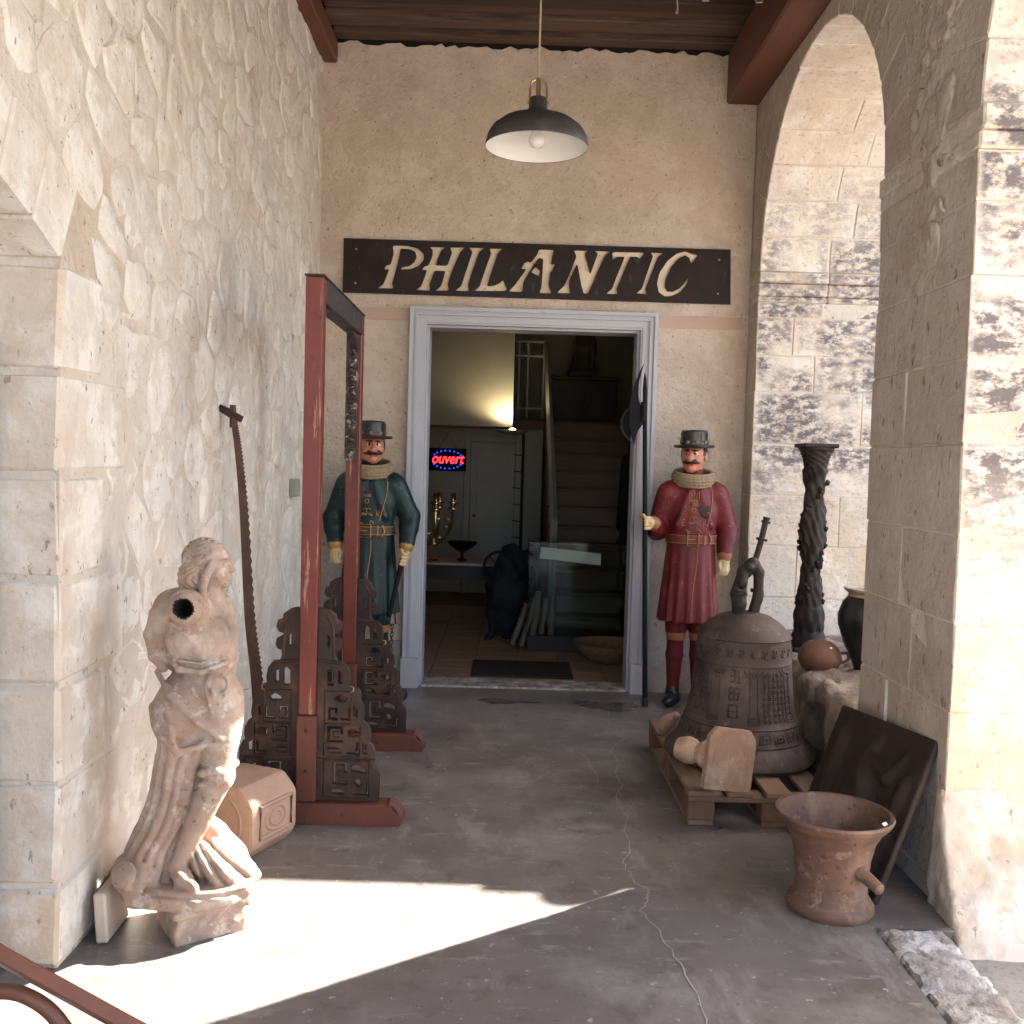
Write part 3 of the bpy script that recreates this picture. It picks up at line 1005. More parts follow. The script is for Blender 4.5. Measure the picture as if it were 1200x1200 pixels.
# ---- grey door frame
df = thing('door_frame', 'pale grey moulded door frame around the open shop doorway', 'door frame')
OX0, OX1, OZ = -.645, .905, 2.40
st = [(0, .022, .065), (.022, .036, .050), (.036, .050, .058), (.050, .092, .040), (.092, .104, .030), (.104, .118, -.02)]
jl, jr, hd = MB(), MB(), MB()
for (a, b, p) in st:
    jl.box(OX0 + a, OX0 + b + .0005, YB - p, YB + .20, 0, OZ - a)
    jr.box(OX1 - b - .0005, OX1 - a, YB - p, YB + .20, 0, OZ - a)
    hd.box(OX0 + b, OX1 - b, YB - p, YB + .20, OZ - b, OZ - a)
jl.box(OX0 - .008, OX0 + .10, YB - .074, YB - .001, 0, .19)
jr.box(OX1 - .10, OX1 + .008, YB - .074, YB - .001, 0, .19)
jl.build('jamb', 'frame_paint', df)
jr.build('jamb', 'frame_paint', df)
hd.build('head', 'frame_paint', df)
MB().box(OX1 - .128, OX1 - .115, YB - .01, YB + .03, 1.0, 1.09).build('strike_plate', 'tin_box', df)
MB().box(OX0 + .118, OX1 - .118, YB - .02, YB + .22, -.05, .012).build('threshold', 'worn_stone', df, bevel=.006)

# ---- shop sign with letters cut through the board
sg = thing('shop_sign', 'long dark brown board with slanted cut-out cream lettering above the doorway', 'sign', (-1.075, YB, 2.477))
LET = [
    [(298,103),(380,105),(440,118),(478,150),(480,185),(455,218),(410,238),(350,242),(352,228),(395,220),(425,200),(438,170),(430,140),(400,125),(345,122),(340,160),(322,235),(300,320),(308,350),(215,348),(248,325),(262,290),(280,240),(252,240),(262,218),(288,212),(305,150)],
    [(512,112),(602,112),(578,135),(560,180),(550,216),(617,218),(642,145),(630,113),(716,115),(690,140),(668,190),(640,260),(622,325),(628,362),(550,362),(582,338),(598,280),(605,250),(543,248),(515,330),(520,362),(440,358),(468,335),(485,290),(498,245),(470,245),(480,225),(508,215),(530,160),(530,130)],
    [(740,115),(828,117),(800,140),(785,180),(755,270),(738,330),(745,365),(665,363),(700,335),(715,285),(745,190),(760,140)],
    [(858,120),(932,122),(905,150),(890,200),(865,280),(850,335),(885,335),(920,320),(942,298),(968,365),(775,365),(808,335),(825,280),(850,200),(868,150)],
    [(1145,125),(1230,127),(1222,170),(1215,210),(1238,210),(1225,245),(1212,262),(1205,330),(1225,378),(1155,376),(1165,340),(1168,270),(1170,180),(1145,175),(1110,225),(1060,310),(1055,370),(975,367),(1010,330),(1075,238),(1045,238),(1060,205),(1080,195),(1100,200),(1135,155)],
    [(1102,255),(1127,225),(1155,250),(1150,280)],
    [(1345,130),(1430,132),(1410,150),(1445,270),(1475,180),(1485,150),(1465,133),(1560,137),(1530,155),(1500,220),(1465,310),(1435,378),(1410,378),(1395,330),(1368,205),(1325,300),(1325,345),(1335,378),(1255,375),(1300,330),(1340,230),(1362,165)],
    [(1568,139),(1758,142),(1730,180),(1710,168),(1675,168),(1655,210),(1625,290),(1600,350),(1608,382),(1540,380),(1575,350),(1595,290),(1630,200),(1640,168),(1595,168),(1572,185)],
    [(1790,143),(1865,147),(1835,165),(1815,220),(1785,300),(1768,350),(1775,382),(1715,378),(1748,350),(1765,290),(1790,210),(1805,165)],
    [(2065,155),(2035,200),(2025,205),(2015,175),(1990,158),(1950,180),(1910,230),(1885,290),(1880,340),(1895,365),(1925,368),(1965,350),(1995,315),(2015,288),(2005,325),(1970,370),(1920,393),(1880,395),(1845,370),(1833,320),(1845,260),(1890,190),(1940,150),(1990,135),(2035,152)]]
cv = bpy.data.curves.new('board', 'CURVE')
cv.dimensions = '2D'
cv.fill_mode = 'BOTH'
cv.extrude = .007


def spline(pts):
    s = cv.splines.new('POLY')
    s.points.add(len(pts) - 1)
    for p, (u, v) in zip(s.points, pts):
        p.co = (u, v, 0, 1)
    s.use_cyclic_u = True


def smooth2(poly):
    out = []
    for i in range(len(poly)):
        a, b = poly[i], poly[(i + 1) % len(poly)]
        out += [(a[0] * .9 + b[0] * .1, a[1] * .9 + b[1] * .1), (a[0] * .1 + b[0] * .9, a[1] * .1 + b[1] * .9)]
    return out


spline([(0, 0), (2.432, -.004), (2.42, .335), (0.002, .336)])
for L in LET:
    spline([((x - 14) / 925, (380 + .0288 * (x - 14) - y) / 925 - .008) for (x, y) in smooth2(L)])
tmp = bpy.data.objects.new('tmp', cv)
COL.objects.link(tmp)
dg = bpy.context.evaluated_depsgraph_get()
me = bpy.data.meshes.new_from_object(tmp.evaluated_get(dg))
bpy.data.objects.remove(tmp)
me.name = 'board'
me.materials.clear()
me.materials.append(MATS['sign_board'])
bd = link(bpy.data.objects.new('board', me), sg)
bd.rotation_euler = (R(90), 0, 0)
bd.location = (0, -.014, 0)
MB().box(.02, 2.40, -.006, -.001, .012, .322).build('letter_brightener', 'brightener_cream', sg)  # added pale sheet, offsets the shade inside the cut letters
for (u, v) in ((.08, .06), (.08, .27), (2.35, .06), (2.35, .27)):
    MB().lathe([(.006, 0), (.006, .003), (0, .004)], 10, M=Matrix.Translation((u, -.0215, v)) @ Matrix.Rotation(R(90), 4, 'X')).build('screw', 'tin_box', sg)

# ================================================================== THE SHOP BEHIND THE DOOR
room = thing('shop_room', 'dim shop room with plain pale walls behind the open doorway', 'room')
MB().box(-2.75, -2.6, 6.5, 12.6, 0, 4.3).build('wall', 'shop_wall', room)
MB().box(1.55, 1.7, 6.61, 12.6, 0, 4.3).build('wall', 'shop_wall', room)
MB().box(-2.75, -1.41, 6.3, 6.5, 0, 4.3).build('wall', 'shop_wall', room)
MB().box(-2.75, 1.7, 12.6, 12.75, 0, 4.3).build('wall', 'shop_wall', room)
MB().box(-2.75, 1.7, 6.3, 12.75, 4.3, 4.4).build('ceiling_panel', 'shop_ceiling', room)
MB().box(-1.4, 1.7, 6.505, 6.6, 4.0, 4.3).build('wall', 'shop_wall', room)
MB().box(-2.6, .02, 10.0, 10.9, 1.80, 4.3).build('bulkhead', 'shop_wall', room)
MB().box(-2.6, .36, 10.85, 10.95, 0, 1.80).build('wall', 'shop_wall', room)
sf = kind(MB().box(-2.7, 1.65, 6.49, 12.7, -.1, -.004).build('shop_floor', 'grout'), 'structure')
tile = None
for i in range(10):
    for j in range(11):
        if tile is None:
            tile = MB().box(-.147, .147, -.147, .147, -.003, .004).build('tile', 'shop_tile', sf, bevel=.002)
            t = tile
        else:
            t = link(tile.copy(), sf)
        t.location = (-1.25 + .3 * i, 6.66 + .3 * j, 0)

sd = thing('panelled_door', 'pale panelled interior door in the back of the shop', 'door', (-.18, 10.84, 0))
MB().box(-.24, .24, -.03, .0, 0, 1.65).build('leaf', 'shop_door', sd, bevel=.004)
for (z0, z1) in ((.12, .75), (.85, 1.12), (1.2, 1.55)):
    MB().box(-.17, .17, -.036, -.03, z0, z1).build('panel', 'shop_door', sd, bevel=.005)
for (a, b, c, d) in ((-.31, -.245, 0, 1.72), (.245, .31, 0, 1.72), (-.245, .245, 1.655, 1.72)):
    MB().box(a, b, -.05, -.002, c, d).build('architrave', 'shop_door', sd, bevel=.006)
MB().lathe([(.012, 0), (.02, .02), (.0, .035)], 12, M=Matrix.Translation((-.19, -.036, .85)) @ Matrix.Rotation(R(90), 4, 'X')).build('knob', 'brass', sd, smooth=True)

stairs = thing('staircase', 'brown stone stairs rising to a landing at the right of the shop', 'stairs')
for i in range(11):
    q = MB().box(.38, 1.549, 8.2 + .262 * i, 8.2 + .262 * (i + 1) + .02, -.1, .172 * (i + 1) - .03)
    s1 = q.build('step', 'stair_stone', stairs)
    MB().box(.37, 1.549, 8.18 + .262 * i, 8.2 + .262 * (i + 1) + .001, .172 * (i + 1) - .03, .172 * (i + 1)).build('nosing', 'stair_stone', s1, bevel=.008)
MB().box(.022, 1.549, 11.10, 12.59, 1.80, 1.925).build('landing', 'stair_stone', stairs, bevel=.01)
b = MB()
b.tube([(.385, 8.26, 0), (.385, 8.26, .98)], .03, 4)
b.tube([(.385, 8.26, .96), (.375, 11.05, 2.78)], .032, 4)
b.build('handrail', 'rail_paint', stairs)
for zz in (2.04, 2.62, 2.78):
    MB().box(.03, .36, 11.11, 11.135, zz, zz + .022).build('landing_rail', 'rail_paint', stairs)
for xx in (.07, .17, .345):
    MB().box(xx, xx + .015, 11.115, 11.13, 1.93, 2.78).build('baluster', 'rail_paint', stairs)

cab = thing('cabinet', 'black wooden cabinet on the landing at the top of the stairs', 'cabinet', (.82, 11.5, 1.925))
MB().box(-.38, .38, -.2, .2, 0, .47).build('carcass', 'dark_wood', cab, bevel=.006)
MB().box(-.41, .41, -.22, .22, .472, .51).build('top', 'dark_wood', cab, bevel=.008)
for sx in (-.19, .19):
    dd = MB().box(sx - .17, sx + .17, -.212, -.201, .04, .44).build('door', 'dark_wood', cab, bevel=.004)
    MB().lathe([(.008, 0), (.012, .012), (0, .02)], 8, M=Matrix.Translation((sx * .3, -.212, .25)) @ Matrix.Rotation(R(90), 4, 'X')).build('knob', 'brass', dd)
bs = Sdf((-.28, -.2, -.01), (.28, .2, 1.1), .012)
bs.box((0, 0, .035), (.17, .13, .035), k=.01).chain([(-.02, 0, .05), (.03, -.01, .35), (0, 0, .62)], [.13, .11, .12], .05)
for a in (-.1, -.04, .03, .09):
    bs.chain([(a * 1.2, -.1, .06), (a * .9 + .02, -.1, .35), (a, -.09, .6)], .022, .02)
bs.ell((0, 0, .78), (.14, .10, .15), .06).ell((0, -.02, 1.0), (.065, .075, .09), .04).cap((-.12, -.02, .85), (-.16, -.09, .62), .045, .035, .03)
bs.cap((.12, -.02, .85), (.14, -.1, .66), .045, .035, .03)
tag(bs.build('dark_statue', ['dark_wood']), 'dark robed statue standing on the black cabinet up the stairs', 'statue').location = (.82, 11.5, 2.437)

ul = thing('wall_lamp', 'lit bowl shaped wall uplighter glowing on the shop wall', 'lamp', (0.02, 9.86, 1.76))
MB().lathe([(.0, -.05), (.06, -.045), (.14, -.02), (.165, .0), (.158, .002), (.13, -.015), (.05, -.035), (0, -.037)], 28).build('bowl', 'rail_paint', ul, smooth=True)
MB().box(-.02, .02, .1, .14, -.06, .03).build('bracket', 'rail_paint', ul)
MB().lathe([(0, -.02), (.03, -.012), (.035, .006), (.02, .02), (0, .024)], 14).build('bulb', 'lamp_glow', ul, smooth=True)
pl = bpy.data.lights.new('uplight', 'SPOT')
pl.energy = 3.2
pl.color = (1, .80, .45)
pl.shadow_soft_size = .04
pl.spot_size = R(165)
pl.spot_blend = .6
po = link(bpy.data.objects.new('uplight', pl), ul)
po.location = (-.02, 0, .04)
po.rotation_euler = (R(180), 0, 0)

os_ = thing('open_sign', 'black LED sign reading ouvert in red with blue dots', 'sign', (-.675, 10.80, 1.33))
MB().box(-.205, .205, -.02, .02, 0, .245).build('panel', 'black_paint', os_, bevel=.006)
tc = bpy.data.curves.new('lettering', 'FONT')
tc.body = 'ouvert'
tc.size = .16
tc.shear = .25
tc.align_x = 'CENTER'
tc.offset = .002
tc.extrude = .002
tmp = bpy.data.objects.new('tmp', tc)
COL.objects.link(tmp)
dg = bpy.context.evaluated_depsgraph_get()
me = bpy.data.meshes.new_from_object(tmp.evaluated_get(dg))
bpy.data.objects.remove(tmp)
me.materials.clear()
me.materials.append(MATS['led_red'])
lt = link(bpy.data.objects.new('lettering', me), os_)
lt.rotation_euler = (R(90), 0, 0)
lt.location = (0, -.024, .082)
lt.scale = (.80, 1, 1)
for i in range(22):
    a = 2 * PI * i / 22
    if abs(math.sin(a)) < .45:
        continue
    MB().lathe([(.008, 0), (.006, .004), (0, .005)], 6, M=Matrix.Translation((.17 * math.cos(a), -.02, .122 + .098 * math.sin(a))) @ Matrix.Rotation(R(90), 4, 'X')).build('led', 'led_blue', os_)
MB().tube([(-.1, -.01, .245), (0, .02, .40), (.1, -.01, .245)], .003, 5).build('string', 'dark_wood', os_)

tb_ = thing('low_table', 'low pale topped table along the left of the shop', 'table', (-.82, 8.85, 0))
MB().box(-.78, .76, -.25, .25, .53, .555).build('top', 'table_top', tb_, bevel=.004)
for (sx, sy) in ((-.7, -.2), (.7, -.2), (-.7, .2), (.7, .2)):
    MB().box(sx - .03, sx + .03, sy - .03, sy + .03, 0, .53).build('leg', 'dark_wood', tb_)
MB().box(-.74, .72, -.21, .21, .40, .528).build('apron', 'dark_wood', tb_)

cd = thing('candelabra', 'shiny brass branched candelabra on the low table', 'candelabra', (-.76, 8.8, .555))
cd.scale = (1.5, 1.5, 1.2)
MB().lathe([(.10, 0), (.10, .015), (.05, .035), (.022, .06), (.018, .12), (.03, .15), (.016, .2), (.014, .38), (.03, .42), (.012, .46), (.012, .52), (.028, .55), (0, .552)], 24).build('stem', 'brass', cd, smooth=True)
rl = random.Random(4)
for i, an in enumerate((0, 60, 130, 180, 235, 300)):
    c_, s_ = math.cos(R(an)), math.sin(R(an))
    pr_ = [(.01, .12), (.08, .11), (.14, .17), (.175, .27), (.18, .38)]
    br = MB().tube(curve_pts([(c_ * r_, s_ * r_, z_) for r_, z_ in pr_], 6), .0075, 8).build('branch', 'brass', cd, smooth=True)
    MB().lathe([(.006, 0), (.034, .012), (.034, .02), (.015, .03), (.017, .05), (.03, .058), (.03, .066), (.013, .075), (.013, .13), (.017, .135), (0, .136)], 16,
               M=Matrix.Translation((c_ * .18, s_ * .18, .37))).build('candle_cup', 'brass', br, smooth=True)
    for k in range(7):
        t = rl.uniform(.2, .95)
        r_ = .02 + .16 * t
        z_ = .11 + .27 * t ** 2.2
        q = MB()
        for e in range(5):
            a = 2 * PI * e / 5
            q.add([(0, 0, 0), (.018 * math.cos(a), .006, .018 * math.sin(a)), (.018 * math.cos(a + .7), .006, .018 * math.sin(a + .7))], [(0, 1, 2)])
        q.build('leaf', 'brass', br).location = (c_ * r_ + rl.uniform(-.02, .02), s_ * r_ + rl.uniform(-.02, .02), z_ + rl.uniform(-.03, .02))
gb_ = MB().lathe([(.05, 0), (.05, .008), (.012, .02), (.012, .06), (.05, .09), (.11, .13), (.14, .165), (.135, .168), (.10, .138), (.04, .10), (0, .092)], 32).build('footed_bowl', 'amber_glass', smooth=True)
tag(gb_, 'amber glass footed bowl on the low table', 'bowl').location = (-.40, 8.82, .557)

sc_ = thing('glass_case', 'low glass display case on a black base by the stairs', 'display case', (.545, 7.75, 0))
MB().box(-.375, .375, -.2, .2, 0, .12).build('base', 'dark_wood', sc_, bevel=.006)
for (a, b, c, d, e, f) in ((-.37, .37, -.198, -.192, .121, .84), (-.37, .37, .192, .198, .121, .84), (-.376, -.371, -.198, .198, .121, .84), (.371, .376, -.198, .198, .121, .84),
                           (-.376, .376, -.2, .2, .841, .847)):
    MB().box(a, b, c, d, e, f).build('pane', 'case_glass', sc_)
tag(MB().box(-.24, .24, -.05, .05, 0, .012).build('white_board', 'paper', bevel=.002), 'white paper strip lying inside the glass case', 'paper').location = (.50, 7.75, .72)
bpy.context.view_layer.update()
bpy.data.objects['white_board'].rotation_euler = (R(58), R(5), 0)
tag(MB().lathe([(.12, 0), (.17, .03), (.24, .10), (.262, .14), (.25, .142), (.22, .10), (.15, .04), (0, .03)], 36).build('basket', 'basket', smooth=True),
    'wide shallow brown basket on the shop floor', 'basket').location = (.76, 7.22, .004)
tag(MB().box(-.345, .345, -.26, .26, .004, .016).build('door_mat', 'mat_fibre', bevel=.004), 'dark rectangular doormat just inside the doorway', 'mat').location = (.125, 6.83, 0)
lg = [((.03, 0, .04), (.14, .06, .42)), ((.10, -.04, .04), (.16, .05, .46)), ((.17, 0, .04), (.22, .1, .40)), ((.25, -.02, .04), (.27, .08, .42)), ((-.04, .05, .04), (.07, .1, .36))]
for i, (a, b) in enumerate(lg):
    o = MB().tube([a, tuple((np.array(a) + b) / 2 + (.004, 0, 0)), b], .026, 9).build('birch_log', 'birch', smooth=True)
    o.location = (.10, 7.62 + .0 * i, -.015)
    tag(o, ('pale log second from the left in the bundle by the glass case', 'tallest pale log in the middle of the bundle by the glass case', 'pale log second from the right in the bundle by the glass case',
            'rightmost pale log of the bundle seen through the case glass', 'leftmost pale log of the bundle leaning by the draped seat')[i], 'log', 'pale logs leaning in a bundle')
bc = Sdf((-.3, -.25, -.01), (.3, .25, .82), .012)
bc.ell((.06, 0, .45), (.16, .14, .3), .05).chain([(.05, 0, .0), (-.02, 0, .4), (.05, 0, .7)], [.09, .13, .06], .05).cap((-.12, -.05, .02), (-.05, 0, .4), .03, .08, .03)
bc.cap((.12, -.02, .02), (.1, 0, .4), .03, .1, .03)
bc.chain([(.16, -.05, .02), (.15, -.03, .5), (.19, -.02, .74)], [.016, .02, .016], .01).chain([(-.14, -.02, .45), (-.02, -.03, .62), (.2, -.02, .70)], [.02, .03, .02], .02)
_g = np.meshgrid(*bc.ax, indexing='ij')
bc.D += (.09 * vnoise(*_g, 9, 3) + .04 * vnoise(*_g, 20, 5)).astype(np.float32)
tag(bc.build('draped_stool', ['black_cloth']), 'black draped seat standing left of the glass case', 'seat').location = (.0, 8.05, 0)
wl = thing('spoked_wheel', 'dark spoked wheel leaning behind the black draped seat', 'wheel', (-.06, 8.35, .555))
MB().tube([(.13 * math.cos(t), 0, .13 * math.sin(t)) for t in np.linspace(0, 2 * PI, 28, endpoint=False)], .013, 8, closed=True).build('rim', 'dark_wood', wl, smooth=True)
for i in range(8):
    t = 2 * PI * i / 8
    MB().tube([(0, 0, 0), (.125 * math.cos(t), 0, .125 * math.sin(t))], .006, 6).build('spoke', 'dark_wood', wl)
MB().tube([(0, 0, -.13), (0, .05, -.56)], .012, 6).build('prop', 'dark_wood', wl)
cs = thing('coat_stand', 'tall thin dark stand with pegs in front of the pale interior door', 'stand', (.13, 9.6, 0))
MB().tube([(0, 0, 0), (0, 0, 1.72)], .015, 8).build('pole', 'dark_wood', cs)
for k in range(7):
    MB().tube([(0, 0, .55 + .16 * k), (-.09, -.01, .56 + .16 * k)], .006, 6).build('peg', 'dark_wood', cs)
MB().box(-.12, .12, -.12, .12, .004, .03).build('base', 'dark_wood', cs)
rm = thing('round_mirror', 'round dark mirror with pale rim hanging by the stairs', 'mirror', (1.12, 8.9, 1.82))
MB().tube([(.125 * math.cos(t), 0, .15 * math.sin(t)) for t in np.linspace(0, 2 * PI, 30, endpoint=False)], .012, 8, closed=True).build('rim', 'rail_paint', rm, smooth=True)
MB().lathe([(.12, 0), (.12, .01), (0, .012)], 30, M=Matrix.Rotation(R(90), 4, 'X'), ey=1.2).build('glass', 'jar_glaze', rm)
bg_ = Sdf((-.2, -.12, -.01), (.2, .12, 1.5), .012)
bg_.chain([(0, 0, .05), (0, 0, .9), (.02, 0, 1.42)], [.11, .09, .06], .03).cap((-.06, 0, 1.3), (-.1, 0, .7), .04, .03, .02)
tag(bg_.build('black_garment', ['black_cloth']), 'long black garment hanging on the right inside the doorway', 'garment').location = (1.08, 8.7, .2)

# ================================================================== THINGS IN THE GALLERY
# ---- pendant lamp
pl_ = thing('pendant_lamp', 'dark enamel dome pendant lamp with white inside hanging from the ceiling', 'lamp', (.083, 4.6, 2.885))
MB().lathe([(.234, 0), (.236, .006), (.226, .05), (.205, .085), (.16, .118), (.10, .138), (.055, .155), (.042, .175), (.038, .215), (.036, .222), (0, .224)], 48, caps=False).build('shade', 'lamp_shell', pl_, smooth=True)
MB().lathe([(.2335, .002), (.222, .048), (.20, .08), (.155, .112), (.098, .132), (.05, .146), (0, .148)], 48, caps=False).build('lining', 'lamp_white', pl_, smooth='all')
MB().lathe([(.026, .148), (.026, .09), (0, .09)], 20).build('socket', 'lamp_white', pl_, smooth=True)
MB().lathe([(.018, .092), (.022, .07), (.036, .045), (.038, .025), (.028, .006), (0, -.006)], 24).build('bulb', 'bulb', pl_, smooth='all')
for sx in (-1, 1):
    MB().tube([(sx * .036, 0, .20), (sx * .038, 0, .26), (sx * .03, 0, .295), (sx * .006, 0, .305)], .005, 8).build('bracket', 'brass', pl_, smooth=True)
    MB().lathe([(.009, 0), (.009, .01), (0, .011)], 10, M=Matrix.Translation((sx * .038, 0, .205)) @ Matrix.Rotation(R(90 * sx), 4, 'Y')).build('bolt', 'brass', pl_)
MB().tube([(0, 0, .224), (0, 0, .31)], .012, 10).build('stem', 'brass', pl_, smooth=True)
MB().tube([(0, 0, .31), (.0, 0, .75), (-.005, 0, 1.16)], .0045, 8).build('cord', 'cord', pl_, smooth=True)


# ---- red lacquered gong stand with fretwork ends
def fret_mesh(sgn):
    prof = [(.036, .088), (.284, .088), (.286, .19), (.276, .215), (.262, .225), (.268, .25), (.266, .29), (.255, .315), (.242, .322), (.248, .345), (.246, .375), (.232, .40), (.216, .408), (.222, .43), (.218, .465),
            (.204, .495), (.208, .51), (.200, .53), (.176, .545), (.160, .543), (.164, .575), (.158, .612), (.140, .636), (.112, .640), (.104, .660), (.106, .685), (.122, .690), (.130, .706), (.126, .728), (.108, .738),
            (.098, .734), (.098, .752), (.118, .758), (.128, .776), (.122, .800), (.104, .806), (.100, .828), (.078, .844), (.052, .852), (.036, .85)]
    def C(x0, x1, z0, z1, t, op='r'):
        if op == 'r':
            return [(x0, z0), (x1, z0), (x1, z0 + t), (x0 + t, z0 + t), (x0 + t, z1 - t), (x1 - t, z1 - t), (x1 - t, (z0 + z1) / 2), (x1, (z0 + z1) / 2), (x1, z1), (x0, z1)]
        return [(x0, z0), (x1, z0), (x1, z1), (x1 - t, z1), (x1 - t, z0 + t), (x0, z0 + t)]
    holes = [[(.072, .545), (.100, .545), (.100, .605), (.086, .618), (.072, .605)], [(.114, .555), (.135, .555), (.135, .60), (.114, .61)],
             [(.100, .482), (.150, .482), (.156, .498), (.130, .515), (.104, .502)], C(.078, .118, .408, .462, .013), C(.130, .172, .408, .462, .013, 'l'), [(.178, .43), (.198, .42), (.198, .455), (.178, .47)],
             C(.076, .142, .318, .388, .014), C(.098, .128, .340, .368, .006), [(.157, .338), (.21, .345), (.214, .362), (.18, .378), (.157, .372)], C(.155, .205, .272, .322, .013, 'l'), [(.215, .275), (.238, .275), (.238, .31), (.215, .325)],
             [(.078, .275), (.135, .275), (.135, .290), (.12, .303), (.078, .303)], C(.100, .162, .150, .242, .016), C(.122, .148, .178, .212, .006), [(.172, .205), (.236, .193), (.236, .218), (.20, .236), (.172, .230)],
             C(.178, .250, .108, .160, .015, 'l'), [(.095, .110), (.150, .110), (.150, .124), (.130, .136), (.095, .136)], [(.068, .70), (.084, .70), (.084, .74), (.068, .76)], [(.185, .155), (.205, .14), (.22, .155), (.21, .178), (.19, .178)]]
    c = bpy.data.curves.new('fret', 'CURVE')
    c.dimensions = '2D'
    c.fill_mode = 'BOTH'
    c.extrude = .012
    c.bevel_depth = .0025
    c.bevel_resolution = 0
    for pts in [prof] + holes:
        s = c.splines.new('POLY')
        s.points.add(len(pts) - 1)
        for p, (u, v) in zip(s.points, pts):
            p.co = (u * sgn, v, 0, 1)
        s.use_cyclic_u = True
    t = bpy.data.objects.new('tmp', c)
    COL.objects.link(t)
    me = bpy.data.meshes.new_from_object(t.evaluated_get(bpy.context.evaluated_depsgraph_get()))
    bpy.data.objects.remove(t)
    me.materials.clear()
    me.materials.append(MATS['fret_wood'])
    return me


gs = thing('gong_stand', 'tall red lacquered wooden stand with dark fretwork feet by the left wall', 'stand', (-.768, 3.88, 0))
fm = {1: fret_mesh(1), -1: fret_mesh(-1)}
for yy in (0.0, 1.01):
    q = MB()
    pr_ = [(-.375, 0), (.375, 0), (.382, .02), (.372, .045), (.352, .06), (.335, .085), (-.335, .085), (-.352, .06), (-.372, .045), (-.382, .02)]
    q.prism(pr_, yy - .05, yy + .05, 'y')
    ft = q.build('foot', 'plain_red_wood', gs, bevel=.005)
    for sx in (-1, 1):
        for k in range(3):
            MB().tube(curve_pts([(sx * .33, yy - .035 + .035 * k, .088), (sx * .355, yy - .035 + .035 * k, .075), (sx * .375, yy - .035 + .035 * k, .045), (sx * .378, yy - .035 + .035 * k, .018)], 4), .012, 8).build('claw', 'plain_red_wood', ft, smooth=True)
        MB().lathe([(.008, 0), (.006, .003), (0, .004)], 10, M=Matrix.Translation((sx * .13 + .02, yy - .05, .042)) @ Matrix.Rotation(R(90), 4, 'X')).build('bolt', 'fret_wood', ft)
    MB().box(-.034, .034, yy - .034, yy + .034, .432, 2.14).build('post', 'red_lacquer', gs, bevel=.004)
    pb = MB().box(-.040, .040, yy - .040, yy + .040, .086, .43).build('post_sleeve', 'plain_red_wood', gs, bevel=.005)
    for zz in (.21, .37):
        MB().lathe([(.008, 0), (.006, .003), (0, .004)], 10, M=Matrix.Translation((0, yy - .040, zz)) @ Matrix.Rotation(R(90), 4, 'X')).build('bolt', 'fret_wood', pb)
    for sg_ in (1, -1):
        o = link(bpy.data.objects.new('fretwork', fm[sg_]), gs)
        o.rotation_euler = (R(90), 0, 0)
        o.location = (0, yy, 0)
        q = MB()
        for (x0, x1, z0, z1) in ((.066, .172, .398, .526), (.066, .208, .268, .392), (.066, .246, .102, .25)):
            q.tube([(sg_ * x0, yy - .0145, z0), (sg_ * x1, yy - .0145, z0), (sg_ * x1, yy - .0145, z1), (sg_ * x0, yy - .0145, z1)], .0035, 6, closed=True)
        q.tube([(sg_ * .04, yy - .0145, .258), (sg_ * .27, yy - .0145, .258)], .004, 6)
        q.tube([(sg_ * .10, yy - .0145, .65), (sg_ * .095, yy - .0145, .78), (sg_ * .07, yy - .0145, .82)], .005, 6)
        q.tube([(sg_ * .04, yy - .0145, .645), (sg_ * .13, yy - .0145, .638)], .008, 6)
        kind(q.build('raised_border', 'fret_wood', gs, smooth=True), 'stuff')
        MB().tube([(sg_ * .165, yy - .016, .547), (sg_ * .18, yy - .02, .545), (sg_ * .18, yy - .02, .53), (sg_ * .17, yy - .018, .525)], .0035, 6).build('hook', 'brass', gs)
    q = MB()
    rk = random.Random(int(yy * 10) + 2)
    ys = yy - .036 if yy > .5 else yy + .036
    sgy = -1 if yy > .5 else 1
    q.box(-.036, .020, min(ys, ys + sgy * .03), max(ys, ys + sgy * .03), 1.43, 2.05)
    for k in range(26):
        zc_ = 1.46 + .022 * k
        q.tube([(-.030 + rk.uniform(0, .03), ys + sgy * .03, zc_), (-.008 + rk.uniform(-.01, .01), ys + sgy * .042, zc_ + .015), (.012, ys + sgy * .03, zc_ + rk.uniform(0, .03))], rk.uniform(.005, .010), 5)
    q.build('carved_strip', 'gilt_carving', gs, smooth=True)
tp = MB()
tp.box(-.040, .040, -.034, 1.044, 2.142, 2.150)
tp.box(-.036, .036, .036, .974, 2.045, 2.141)
tp.prism([(.036, 2.045), (.20, 2.045), (.20, 2.035), (.13, 2.02), (.10, 1.99), (.06, 1.965), (.036, 1.90)], -.018, .018, 'x')
tp.prism([(.974, 2.045), (.81, 2.045), (.81, 2.035), (.88, 2.02), (.91, 1.99), (.95, 1.965), (.974, 1.90)], -.018, .018, 'x')
tp.build('top_beam', 'dark_lacquer', gs, bevel=.003)

